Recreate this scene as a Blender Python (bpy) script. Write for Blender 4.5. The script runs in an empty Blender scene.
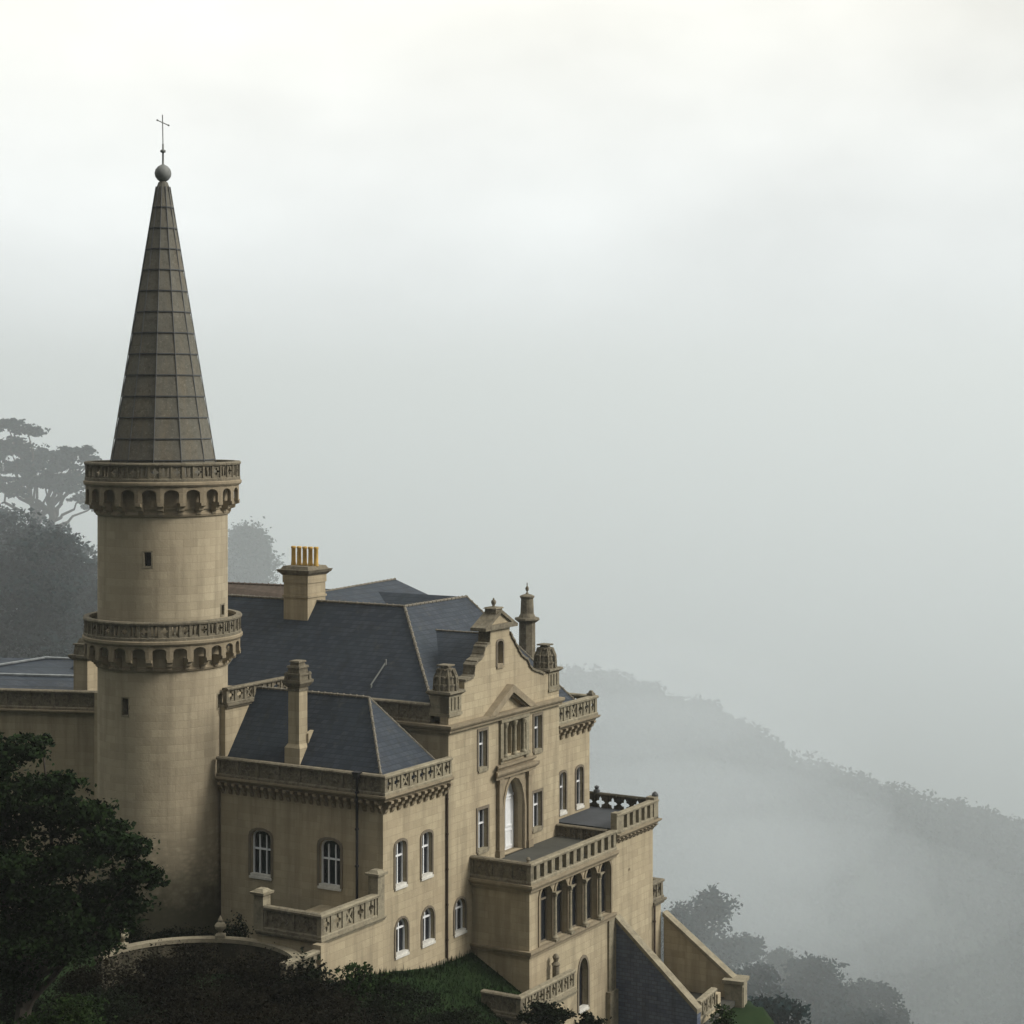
import bpy, math, random
import numpy as np
from mathutils import Vector
from mathutils.geometry import tessellate_polygon
random.seed(7)
R = math.radians
scene = bpy.context.scene
COL = scene.collection

# ------------------------------------------------------------------ camera, sky, sun, exposure
cam_d = bpy.data.cameras.new("camera")
cam = bpy.data.objects.new("camera", cam_d)
COL.objects.link(cam)
cam.location = (0, 0, 0)
cam.rotation_euler = (R(90), 0, 0)
cam_d.sensor_width = 36
cam_d.lens = 36 * 1950 / 1024
cam_d.shift_y = -(512 - 410) / 1024
cam_d.clip_start = 0.5
cam_d.clip_end = 6000
scene.camera = cam

SUN_ELEV = R(36)
SUN_AZ = R(-12)            # direction towards the sun, from +X counter-clockwise
world = bpy.data.worlds.new("World")
scene.world = world
world.use_nodes = True
wn, wl = world.node_tree.nodes, world.node_tree.links
wn.clear()
w_out = wn.new("ShaderNodeOutputWorld")
w_sky = wn.new("ShaderNodeTexSky")
w_sky.sky_type = 'NISHITA'
w_sky.sun_disc = False
w_sky.sun_elevation = SUN_ELEV
w_sky.sun_rotation = R(90) - SUN_AZ
w_bg1 = wn.new("ShaderNodeBackground"); w_bg1.inputs[1].default_value = 0.05
wl.new(w_sky.outputs[0], w_bg1.inputs[0])
# the overcast: thin bright cloud ahead, unseen sky behind dimmed to deepen shaded walls
w_tc = wn.new("ShaderNodeTexCoord")
w_dot = wn.new("ShaderNodeVectorMath"); w_dot.operation = 'DOT_PRODUCT'
w_dot.inputs[1].default_value = (0.42, 0.90, 0.02)
wl.new(w_tc.outputs['Generated'], w_dot.inputs[0])
w_mr = wn.new("ShaderNodeMapRange"); w_mr.interpolation_type = 'SMOOTHSTEP'
w_mr.inputs['From Min'].default_value = -0.50; w_mr.inputs['From Max'].default_value = 0.95
w_mr.inputs['To Min'].default_value = 0.03; w_mr.inputs['To Max'].default_value = 0.56
wl.new(w_dot.outputs['Value'], w_mr.inputs['Value'])
w_map = wn.new("ShaderNodeMapping"); w_map.inputs['Scale'].default_value = (5, 5, 9)
wl.new(w_tc.outputs['Generated'], w_map.inputs[0])
w_no = wn.new("ShaderNodeTexNoise"); w_no.inputs['Scale'].default_value = 1.3; w_no.inputs['Detail'].default_value = 5
wl.new(w_map.outputs[0], w_no.inputs['Vector'])
w_cr = wn.new("ShaderNodeMapRange")
w_cr.inputs['From Min'].default_value = 0.3; w_cr.inputs['From Max'].default_value = 0.7
w_cr.inputs['To Min'].default_value = 0.90; w_cr.inputs['To Max'].default_value = 1.10
wl.new(w_no.outputs[0], w_cr.inputs['Value'])
w_mu = wn.new("ShaderNodeMath"); w_mu.operation = 'MULTIPLY'
wl.new(w_mr.outputs[0], w_mu.inputs[0]); wl.new(w_cr.outputs[0], w_mu.inputs[1])
# an overcast sky is brighter overhead than near the horizon
w_sp0 = wn.new("ShaderNodeSeparateXYZ"); wl.new(w_tc.outputs['Generated'], w_sp0.inputs[0])
w_zen = wn.new("ShaderNodeMapRange"); w_zen.interpolation_type = 'SMOOTHSTEP'
w_zen.inputs['From Min'].default_value = 0.2; w_zen.inputs['From Max'].default_value = 0.95
w_zen.inputs['To Min'].default_value = 0.0; w_zen.inputs['To Max'].default_value = 0.46
wl.new(w_sp0.outputs[2], w_zen.inputs['Value'])
w_sum = wn.new("ShaderNodeMath"); w_sum.operation = 'ADD'
wl.new(w_mu.outputs[0], w_sum.inputs[0]); wl.new(w_zen.outputs[0], w_sum.inputs[1])
w_sep = wn.new("ShaderNodeSeparateXYZ"); wl.new(w_tc.outputs['Generated'], w_sep.inputs[0])
w_warm = wn.new("ShaderNodeMapRange"); w_warm.inputs['From Min'].default_value = 0.00; w_warm.inputs['From Max'].default_value = 0.22
wl.new(w_sep.outputs[2], w_warm.inputs['Value'])
w_col = wn.new("ShaderNodeMix"); w_col.data_type = 'RGBA'
w_col.inputs[6].default_value = (0.90, 0.95, 1.0, 1); w_col.inputs[7].default_value = (1.0, .985, .90, 1)
wl.new(w_warm.outputs[0], w_col.inputs[0])
w_bg2 = wn.new("ShaderNodeBackground"); wl.new(w_col.outputs[2], w_bg2.inputs[0])
last = w_sum.outputs[0]
for dr, k0, amp in (((-.213, .9615, .178), .985, .10), ((.01, .985, .165), .988, .06)):
    d_ = wn.new("ShaderNodeVectorMath"); d_.operation = 'DOT_PRODUCT'; d_.inputs[1].default_value = dr
    wl.new(w_tc.outputs['Generated'], d_.inputs[0])
    m_ = wn.new("ShaderNodeMapRange"); m_.interpolation_type = 'SMOOTHSTEP'
    m_.inputs['From Min'].default_value = k0; m_.inputs['From Max'].default_value = 1.0
    m_.inputs['To Min'].default_value = 0; m_.inputs['To Max'].default_value = amp
    wl.new(d_.outputs['Value'], m_.inputs['Value'])
    a_ = wn.new("ShaderNodeMath"); a_.operation = 'ADD'
    wl.new(last, a_.inputs[0]); wl.new(m_.outputs[0], a_.inputs[1]); last = a_.outputs[0]
wl.new(last, w_bg2.inputs[1])
w_add = wn.new("ShaderNodeMixShader"); w_add.inputs[0].default_value = 0.92
wl.new(w_bg1.outputs[0], w_add.inputs[1]); wl.new(w_bg2.outputs[0], w_add.inputs[2])
wl.new(w_add.outputs[0], w_out.inputs[0])

sun_d = bpy.data.lights.new("sun", 'SUN')
sun_d.energy = 1.7
sun_d.angle = R(20)
sun_d.color = (1.0, 0.95, 0.86)
sun = bpy.data.objects.new("sun", sun_d)
COL.objects.link(sun)
sd = Vector((math.cos(SUN_AZ) * math.cos(SUN_ELEV), math.sin(SUN_AZ) * math.cos(SUN_ELEV), math.sin(SUN_ELEV)))
sun.rotation_euler = sd.to_track_quat('Z', 'Y').to_euler()
sun.location = (60, 100, 60)

scene.view_settings.view_transform = 'Standard'
scene.view_settings.look = 'None'
scene.view_settings.exposure = 0.86
scene.view_settings.gamma = 1
scene.cycles.volume_bounces = 3
scene.cycles.max_bounces = 6
scene.cycles.diffuse_bounces = 3
scene.cycles.glossy_bounces = 2
scene.cycles.use_denoising = True

# ------------------------------------------------------------------ helpers
TH = math.atan2(.8599, .5105)
CT, ST = math.cos(TH), math.sin(TH)
C0 = (-6.615, 100.0)
def W(u, v, z=0): return Vector((C0[0] + u * CT - v * ST, C0[1] + u * ST + v * CT, z))
def UV(x, y):
    dx, dy = x - C0[0], y - C0[1]
    return dx * CT + dy * ST, -dx * ST + dy * CT
def at(px, py, Y): return Vector(((px - 512) * Y / 1950, Y, (410 - py) * Y / 1950))

class MB:
    def __init__(s): s.v = []; s.f = []
    def add(s, vs, fs):
        b = len(s.v); s.v += [tuple(p) for p in vs]; s.f += [tuple(i + b for i in f) for f in fs]
    def box(s, a, b):
        (x0, y0, z0), (x1, y1, z1) = a, b
        s.add([(x0,y0,z0),(x1,y0,z0),(x1,y1,z0),(x0,y1,z0),(x0,y0,z1),(x1,y0,z1),(x1,y1,z1),(x0,y1,z1)],
              [(0,3,2,1),(4,5,6,7),(0,1,5,4),(1,2,6,5),(2,3,7,6),(3,0,4,7)])
    def frustum(s, c, h0, h1, z0, z1, n=4, rot=math.pi/4):
        # n-sided tapered block; h = half width (n=4) or radius
        k = math.sqrt(2) if n == 4 else 1
        vs = []
        for h, z in ((h0, z0), (h1, z1)):
            for i in range(n):
                a = rot + 2 * math.pi * i / n
                vs.append((c[0] + h * k * math.cos(a), c[1] + h * k * math.sin(a), z))
        s.add(vs, [tuple(range(n))[::-1], tuple(range(n, 2*n))] + [(i, (i+1) % n, n + (i+1) % n, n + i) for i in range(n)])
    def lathe(s, c, prof, n=32, closed=False):
        vs = []
        for r, z in prof:
            for i in range(n):
                a = 2 * math.pi * i / n
                vs.append((c[0] + r * math.cos(a), c[1] + r * math.sin(a), z))
        fs = []
        m = len(prof)
        for j in range(m if closed else m - 1):
            k = (j + 1) % m
            for i in range(n):
                fs.append((j*n+i, j*n+(i+1) % n, k*n+(i+1) % n, k*n+i))
        s.add(vs, fs)
    def tube(s, pts, rad, n=6):
        # tapered tube along pts
        pts = [Vector(p) for p in pts]
        if not hasattr(rad, '__len__'): rad = [rad] * len(pts)
        vs, fs = [], []
        for i, p in enumerate(pts):
            d = (pts[min(i+1, len(pts)-1)] - pts[max(i-1, 0)]).normalized()
            a = d.orthogonal().normalized()
            if abs(d.z) < 0.95: a = d.cross(Vector((0, 0, 1))).normalized()
            b = d.cross(a)
            for k in range(n):
                t = 2 * math.pi * k / n + math.pi / n
                vs.append(p + (a * math.cos(t) + b * math.sin(t)) * rad[i])
        for i in range(len(pts) - 1):
            for k in range(n):
                fs.append((i*n+k, i*n+(k+1) % n, (i+1)*n+(k+1) % n, (i+1)*n+k))
        fs += [tuple(range(n))[::-1], tuple(range((len(pts)-1)*n, len(pts)*n))]
        s.add(vs, fs)
    def poly_solid(s, pts, thick):
        # planar polygon thickened downwards
        n = len(pts)
        pts = [Vector(p) for p in pts]
        s.add(pts + [p - Vector((0, 0, thick)) for p in pts],
              [tuple(range(n)), tuple(range(n, 2*n))[::-1]] + [(i, (i+1) % n, n + (i+1) % n, n + i) for i in range(n)])

class Seg:
    """a wall line from A to B in plan, left to right as seen from outside; s along, d inwards, z up"""
    def __init__(s, A, B):
        s.A = Vector((A[0], A[1])); s.B = Vector((B[0], B[1]))
        s.L = (s.B - s.A).length; s.t = (s.B - s.A) / s.L; s.n = Vector((-s.t.y, s.t.x))
        s.ang = math.atan2(s.t.y, s.t.x)
    def __call__(s, a, d, z):
        p = s.A + s.t * a + s.n * d
        return (p.x, p.y, z)
    def off(s, d, e0=0, e1=0):
        a = s(-e0, d, 0); b = s(s.L + e1, d, 0)
        return Seg(a[:2], b[:2])

class Plane0(Seg):
    def __init__(s): super().__init__((0, 0), (1, 0))

def arch(cx, z0, w, h, kind, n=8):
    """outline of an opening, counter-clockwise from bottom left, in (s,z)"""
    x0, x1 = cx - w/2, cx + w/2
    if kind == 'rect': return [(x0, z0), (x1, z0), (x1, z0+h), (x0, z0+h)]
    r = {'round': w/2, 'seg': w*0.30, 'pointed': w*0.78}[kind]
    zs = z0 + h - r
    pts = [(x0, z0), (x1, z0)]
    if kind in ('round', 'seg'):
        for i in range(n + 1):
            a = math.pi * i / n
            pts.append((cx + w/2 * math.cos(a), zs + r * math.sin(a) ** (1 if kind == 'round' else .8)))
    else:
        for i in range(n // 2 + 1):
            t = i / (n // 2)
            pts.append((x1 - w/2 * (t ** 1.7), zs + r * math.sin(t * math.pi/2)))
        for i in range(n // 2 - 1, -1, -1):
            t = i / (n // 2)
            pts.append((x0 + w/2 * (t ** 1.7), zs + r * math.sin(t * math.pi/2)))
    return pts

def sheet(mb, seg, outer, holes, d=0.0, reveal=0.0):
    loops = [outer] + holes
    tris = tessellate_polygon([[Vector((p[0], p[1], 0)) for p in l] for l in loops])
    flat = [p for l in loops for p in l]
    mb.add([seg(p[0], d, p[1]) for p in flat], tris)
    if reveal:
        for l in holes:
            n = len(l)
            mb.add([seg(p[0], d, p[1]) for p in l] + [seg(p[0], d + reveal, p[1]) for p in l],
                   [(i, (i+1) % n, n + (i+1) % n, n + i) for i in range(n)])

def panel(mb, seg, outer, holes, d0, d1):
    sheet(mb, seg, outer, holes, d0)
    sheet(mb, seg, outer, holes, d1)
    for l in [outer] + holes:
        n = len(l)
        mb.add([seg(p[0], d0, p[1]) for p in l] + [seg(p[0], d1, p[1]) for p in l],
               [(i, (i+1) % n, n + (i+1) % n, n + i) for i in range(n)])

def sbox(mb, seg, s0, s1, d0, d1, z0, z1):
    vs = [seg(s, d, z) for z in (z0, z1) for s, d in ((s0, d0), (s1, d0), (s1, d1), (s0, d1))]
    mb.add(vs, [(0,3,2,1),(4,5,6,7),(0,1,5,4),(1,2,6,5),(2,3,7,6),(3,0,4,7)])

def molding(mb, seg, prof, m0=0, m1=0):
    """prof: closed (d,z) outline; m0/m1 = 1 mitre at an outer corner, -1 at an inner corner, 0 square"""
    n = len(prof)
    vs = [seg(m0 * d, d, z) for d, z in prof] + [seg(seg.L - m1 * d, d, z) for d, z in prof]
    mb.add(vs, [tuple(range(n)), tuple(range(n, 2*n))[::-1]] + [(i, (i+1) % n, n + (i+1) % n, n + i) for i in range(n)])

def link(name, mb, mat, parent=None, smooth=False, base=(0, 0, 0)):
    me = bpy.data.meshes.new(name)
    b = Vector(base)
    me.from_pydata([tuple(Vector(p) - b) for p in mb.v], [], mb.f)
    me.materials.append(mat)
    if smooth: me.polygons.foreach_set('use_smooth', [True] * len(me.polygons))
    me.update()
    o = bpy.data.objects.new(name, me)
    COL.objects.link(o)
    o.parent = parent
    return o

def np_mesh(name, verts, faces, mat, parent=None):
    me = bpy.data.meshes.new(name)
    me.from_pydata(verts, [], faces)
    me.materials.append(mat)
    me.update()
    o = bpy.data.objects.new(name, me)
    COL.objects.link(o)
    o.parent = parent
    return o

class Thing:
    def __init__(s, name, label, cat, base, group=None, castle=True, rot=None, loc=None):
        s.base = Vector(base)
        o = bpy.data.objects.new(name, None)
        o.empty_display_size = 0.5
        COL.objects.link(o)
        if castle:
            o.location = W(*base); o.rotation_euler = (0, 0, TH)
        else:
            o.location = base
        o['label'] = label; o['category'] = cat
        if group: o['group'] = group
        s.o = o
    def part(s, name, mb, mat, parent=None, smooth=False, label=None):
        o = link(name, mb, mat, parent or s.o, smooth, s.base)
        if label: o['label'] = label
        return o

def tag(o, label, cat, group=None, kind=None):
    o['label'] = label; o['category'] = cat
    if group: o['group'] = group
    if kind: o['kind'] = kind
    return o

# ------------------------------------------------------------------ materials
def mat_new(name):
    m = bpy.data.materials.new(name); m.use_nodes = True
    nt = m.node_tree
    return m, nt.nodes, nt.links, nt.nodes['Principled BSDF']

def nnode(ns, t, **kw):
    n = ns.new(t)
    for k, v in kw.items():
        if k in n.inputs: n.inputs[k].default_value = v
        else: setattr(n, k, v)
    return n

def mixc(ns, ls, fac, a, b, mode='MIX'):
    n = ns.new('ShaderNodeMix'); n.data_type = 'RGBA'; n.blend_type = mode
    for sock, val in ((n.inputs[0], fac), (n.inputs[6], a), (n.inputs[7], b)):
        if isinstance(val, bpy.types.NodeSocket): ls.new(val, sock)
        elif isinstance(val, (int, float)): sock.default_value = val
        else: sock.default_value = (*val, 1)
    return n.outputs[2]

def ramp(ns, ls, src, lo, hi, a=0.0, b=1.0):
    n = ns.new('ShaderNodeMapRange')
    ls.new(src, n.inputs['Value'])
    n.inputs['From Min'].default_value = lo; n.inputs['From Max'].default_value = hi
    n.inputs['To Min'].default_value = a; n.inputs['To Max'].default_value = b
    return n.outputs[0]

def noise(ns, ls, vec, scale, detail=4, rough=.6, sc=(1, 1, 1)):
    mp = ns.new('ShaderNodeMapping'); mp.inputs['Scale'].default_value = sc
    ls.new(vec, mp.inputs[0])
    n = ns.new('ShaderNodeTexNoise'); n.inputs['Scale'].default_value = scale
    n.inputs['Detail'].default_value = detail; n.inputs['Roughness'].default_value = rough
    ls.new(mp.outputs[0], n.inputs['Vector'])
    return n.outputs[0]

def courses_vec(ns, ls, obj, kind, radius=3.5):
    sp = ns.new('ShaderNodeSeparateXYZ'); ls.new(obj, sp.inputs[0])
    cb = ns.new('ShaderNodeCombineXYZ')
    if kind == 'flat':
        ad = ns.new('ShaderNodeMath'); ad.operation = 'ADD'
        ls.new(sp.outputs[0], ad.inputs[0]); ls.new(sp.outputs[1], ad.inputs[1])
        ls.new(ad.outputs[0], cb.inputs[0])
    else:
        at2 = ns.new('ShaderNodeMath'); at2.operation = 'ARCTAN2'
        ls.new(sp.outputs[1], at2.inputs[0]); ls.new(sp.outputs[0], at2.inputs[1])
        mu = ns.new('ShaderNodeMath'); mu.operation = 'MULTIPLY'; mu.inputs[1].default_value = radius
        ls.new(at2.outputs[0], mu.inputs[0]); ls.new(mu.outputs[0], cb.inputs[0])
    ls.new(sp.outputs[2], cb.inputs[1])
    return cb.outputs[0], sp

def stone(name, base=(.45, .385, .265), kind='flat', grime=.50, joint=.35, bw=.95, bh=.40, lichen=0.0, moss_z=None, rough_zone=None):
    m, ns, ls, bs = mat_new(name)
    tc = ns.new('ShaderNodeTexCoord'); ob = tc.outputs['Object']
    vec, sp = courses_vec(ns, ls, ob, kind)
    br = ns.new('ShaderNodeTexBrick'); ls.new(vec, br.inputs['Vector'])
    br.inputs['Scale'].default_value = 1
    br.inputs['Brick Width'].default_value = bw; br.inputs['Row Height'].default_value = bh
    br.inputs['Mortar Size'].default_value = .014; br.inputs['Mortar Smooth'].default_value = .4
    br.inputs['Color1'].default_value = (1, 1, 1, 1); br.inputs['Color2'].default_value = (.70, .69, .68, 1)
    br.inputs['Mortar'].default_value = (1 - joint * 1.2,) * 3 + (1,)
    col = mixc(ns, ls, .75, base, br.outputs['Color'], 'MULTIPLY')
    big = noise(ns, ls, ob, .22, 5, .6)
    col = mixc(ns, ls, ramp(ns, ls, big, .38, .68, 0, .55), col, tuple(c * k for c, k in zip(base, (.84, .80, .80))))
    streak = noise(ns, ls, ob, 1.0, 5, .65, (1.6, 1.6, .16))
    col = mixc(ns, ls, ramp(ns, ls, streak, .46, .66, 0, grime), col, (.16, .135, .095))
    fine = noise(ns, ls, ob, 5.5, 4, .7)
    col = mixc(ns, ls, ramp(ns, ls, fine, .3, .75, 0, .30), col, tuple(c * .62 for c in base))
    if lichen:
        li = noise(ns, ls, ob, 3.2, 6, .75)
        col = mixc(ns, ls, ramp(ns, ls, li, .48, .60, 0, lichen), col, (.055, .05, .038))
        li2 = noise(ns, ls, ob, 7.0, 4, .7)
        col = mixc(ns, ls, ramp(ns, ls, li2, .58, .68, 0, lichen * .7), col, (.40, .38, .31))
    bumpsrc = br.outputs['Fac']
    if rough_zone is not None:      # rubble band: bigger relief under a height
        zz = sp.outputs[2]
        fz = ramp(ns, ls, zz, rough_zone, rough_zone + 2.5, 1, 0)
        vo = ns.new('ShaderNodeTexVoronoi'); vo.inputs['Scale'].default_value = 2.4
        mp = ns.new('ShaderNodeMapping'); mp.inputs['Scale'].default_value = (1, 1, 1.9)
        ls.new(ob, mp.inputs[0]); ls.new(mp.outputs[0], vo.inputs['Vector'])
        mm = ns.new('ShaderNodeMath'); mm.operation = 'MULTIPLY'
        ls.new(ramp(ns, ls, vo.outputs['Distance'], .15, .6, 0, .75), mm.inputs[0]); ls.new(fz, mm.inputs[1])
        col = mixc(ns, ls, mm.outputs[0], col, tuple(c * .55 for c in base))
    if moss_z is not None:
        zn = noise(ns, ls, ob, .8, 4, .7)
        am = ns.new('ShaderNodeMath'); am.operation = 'MULTIPLY_ADD'
        ls.new(zn, am.inputs[0]); am.inputs[1].default_value = -4.0; ls.new(sp.outputs[2], am.inputs[2])
        col = mixc(ns, ls, ramp(ns, ls, am.outputs[0], moss_z - 2.0, moss_z + 1.0, .88, 0), col, (.035, .036, .022))
    ls.new(col, bs.inputs['Base Color'])
    bs.inputs['Roughness'].default_value = .92
    bs.inputs['Specular IOR Level'].default_value = .2
    bp = ns.new('ShaderNodeBump'); bp.inputs['Strength'].default_value = .35; bp.inputs['Distance'].default_value = .05
    inv = ns.new('ShaderNodeMath'); inv.operation = 'SUBTRACT'
    ls.new(fine, inv.inputs[0]); ls.new(bumpsrc, inv.inputs[1])
    ls.new(inv.outputs[0], bp.inputs['Height']); ls.new(bp.outputs[0], bs.inputs['Normal'])
    return m

def slate(name, base=(.034, .044, .060), kind='flat', bw=.38, bh=.22):
    m, ns, ls, bs = mat_new(name)
    tc = ns.new('ShaderNodeTexCoord'); ob = tc.outputs['Object']
    vec, sp = courses_vec(ns, ls, ob, kind)
    br = ns.new('ShaderNodeTexBrick'); ls.new(vec, br.inputs['Vector'])
    br.inputs['Scale'].default_value = 1
    br.inputs['Brick Width'].default_value = bw; br.inputs['Row Height'].default_value = bh
    br.inputs['Mortar Size'].default_value = .02
    br.inputs['Color1'].default_value = (1.25, 1.2, 1.15, 1); br.inputs['Color2'].default_value = (.62, .66, .74, 1)
    br.inputs['Mortar'].default_value = (.48, .48, .48, 1)
    col = mixc(ns, ls, .8, base, br.outputs['Color'], 'MULTIPLY')
    big = noise(ns, ls, ob, .35, 5, .65)
    col = mixc(ns, ls, ramp(ns, ls, big, .42, .7, 0, .5), col, (base[0] * 1.3, base[1] * 1.3, base[2] * 1.15))
    st = noise(ns, ls, ob, 1.2, 4, .6, (1.5, 1.5, .2))
    col = mixc(ns, ls, ramp(ns, ls, st, .5, .75, 0, .45), col, (.02, .022, .022))
    ls.new(col, bs.inputs['Base Color'])
    li = noise(ns, ls, ob, 1.1, 6, .75)
    col = mixc(ns, ls, ramp(ns, ls, li, .58, .72, 0, .55), col, (.075, .080, .070))
    ls.new(col, bs.inputs['Base Color'])
    ls.new(ramp(ns, ls, big, .3, .7, .55, .8), bs.inputs['Roughness'])
    bs.inputs['Specular IOR Level'].default_value = .22
    bp = ns.new('ShaderNodeBump'); bp.inputs['Strength'].default_value = .5; bp.inputs['Distance'].default_value = .03
    bp.invert = True
    ls.new(br.outputs['Fac'], bp.inputs['Height']); ls.new(bp.outputs[0], bs.inputs['Normal'])
    return m

def simple(name, col, rough=.7, var=.25, scale=3.0, spec=.3, metallic=0):
    m, ns, ls, bs = mat_new(name)
    tc = ns.new('ShaderNodeTexCoord')
    n = noise(ns, ls, tc.outputs['Object'], scale, 5, .65)
    c = mixc(ns, ls, ramp(ns, ls, n, .3, .7, 0, 1), tuple(x * (1 - var) for x in col), tuple(min(1, x * (1 + var)) for x in col))
    ls.new(c, bs.inputs['Base Color'])
    bs.inputs['Roughness'].default_value = rough
    bs.inputs['Specular IOR Level'].default_value = spec
    bs.inputs['Metallic'].default_value = metallic
    return m

def leafmat(name, dark, light, scale=.7):
    m, ns, ls, bs = mat_new(name)
    ge = ns.new('ShaderNodeNewGeometry')
    n = noise(ns, ls, ge.outputs['Position'], scale, 3, .6)
    c1 = mixc(ns, ls, ramp(ns, ls, n, .35, .65, 0, 1), dark, light)
    c = mixc(ns, ls, ge.outputs['Random Per Island'], tuple(x * .85 for x in dark), c1)
    ls.new(c, bs.inputs['Base Color'])
    bs.inputs['Roughness'].default_value = .75
    bs.inputs['Specular IOR Level'].default_value = .04
    return m

M = {}
M['stone'] = stone('ashlar_stone')
M['tower'] = stone('tower_stone', base=(.44, .38, .27), kind='cyl', grime=.40, joint=.30, bw=.85, bh=.42, rough_zone=6.0, moss_z=3.4)
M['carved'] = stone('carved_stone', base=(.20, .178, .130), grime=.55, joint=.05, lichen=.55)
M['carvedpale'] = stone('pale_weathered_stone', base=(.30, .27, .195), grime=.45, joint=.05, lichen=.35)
M['trim'] = stone('trim_stone', base=(.31, .26, .18), grime=.45, joint=.05, lichen=.15)
M['shadestone'] = stone('shade_darkened_stone', base=(.045, .042, .028), grime=.5, joint=.2, lichen=.4)  # lichened stone, base colour made near black to stand for shade
M['surround'] = stone('window_surround_stone', base=(.19, .165, .125), grime=.4, joint=0)
M['slate'] = slate('slate_tiles')
M['slatewall'] = slate('slate_cladding', base=(.105, .125, .175))
M['spire'] = stone('spire_stone', base=(.152, .148, .125), kind='flat', grime=.6, joint=.1, bw=5, bh=5, lichen=.35)
M['lead'] = simple('lead_sheet', (.060, .064, .068), .55, .25, 1.5)
M['leadpale'] = simple('pale_lead_roll', (.22, .24, .25), .6, .3, 3)
M['ridge'] = simple('ridge_tile', (.17, .155, .125), .85, .35, 4)
M['brownridge'] = simple('brown_ridge_tile', (.10, .078, .062), .9, .3, 3)
M['white'] = simple('white_paint', (.72, .74, .76), .5, .08, 3)
M['sillwhite'] = simple('pale_sill', (.55, .54, .50), .7, .2, 4)
M['terrace'] = simple('terrace_asphalt', (.058, .058, .050), .9, .2, .8)
M['terrace2'] = simple('terrace_lead', (.045, .050, .058), .8, .2, .8)
M['iron'] = simple('black_iron', (.02, .02, .022), .5, .2, 4)
M['rust'] = simple('rusty_pipe', (.045, .03, .02), .7, .3, 4)
M['pot'] = simple('yellow_clay', (.50, .32, .085), .8, .25, 3)
M['metal'] = simple('grey_metal', (.16, .17, .165), .6, .2, 3, .4)
M['bark'] = simple('bark', (.05, .042, .034), .95, .3, 2)
M['inside'] = simple('dark_interior', (.018, .016, .014), .95, .2, 1)
g, ns, ls, bs = mat_new('window_glass')
bs.inputs['Base Color'].default_value = (.012, .015, .02, 1)
bs.inputs['Roughness'].default_value = .12
tc = ns.new('ShaderNodeTexCoord')
bp = ns.new('ShaderNodeBump'); bp.inputs['Strength'].default_value = .15; bp.inputs['Distance'].default_value = .03
ls.new(noise(ns, ls, tc.outputs['Object'], 1.2, 2), bp.inputs['Height']); ls.new(bp.outputs[0], bs.inputs['Normal'])
M['glass'] = g
M['leaf'] = leafmat('tree_leaves', (.007, .015, .005), (.019, .034, .010), .5)
M['leafbrown'] = leafmat('brown_bush_leaves', (.006, .0055, .003), (.012, .010, .005), .6)
M['leafdark'] = leafmat('dark_bush_leaves', (.005, .008, .004), (.011, .016, .007), .6)
M['leafgreen'] = leafmat('green_shrub_leaves', (.012, .026, .007), (.030, .048, .013), .8)
M['leafgrass'] = leafmat('grass_blades', (.009, .020, .007), (.018, .032, .011), .9)
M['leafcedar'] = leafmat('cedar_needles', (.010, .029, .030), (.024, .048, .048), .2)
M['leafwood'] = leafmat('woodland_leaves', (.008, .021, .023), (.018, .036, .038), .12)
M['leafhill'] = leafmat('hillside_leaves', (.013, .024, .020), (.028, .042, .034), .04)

# ground: grass and bare soil mixed
m, ns, ls, bs = mat_new('grass_ground')
ge = ns.new('ShaderNodeNewGeometry')
n1 = noise(ns, ls, ge.outputs['Position'], .6, 6, .7)
n2 = noise(ns, ls, ge.outputs['Position'], 6, 4, .8)
c = mixc(ns, ls, ramp(ns, ls, n1, .35, .65), (.010, .026, .008), (.018, .034, .010))
c = mixc(ns, ls, ramp(ns, ls, n2, .3, .8, 0, .6), c, (.009, .014, .006))
ls.new(c, bs.inputs['Base Color']); bs.inputs['Roughness'].default_value = .95; bs.inputs['Specular IOR Level'].default_value = .1
M['grass'] = m

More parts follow.
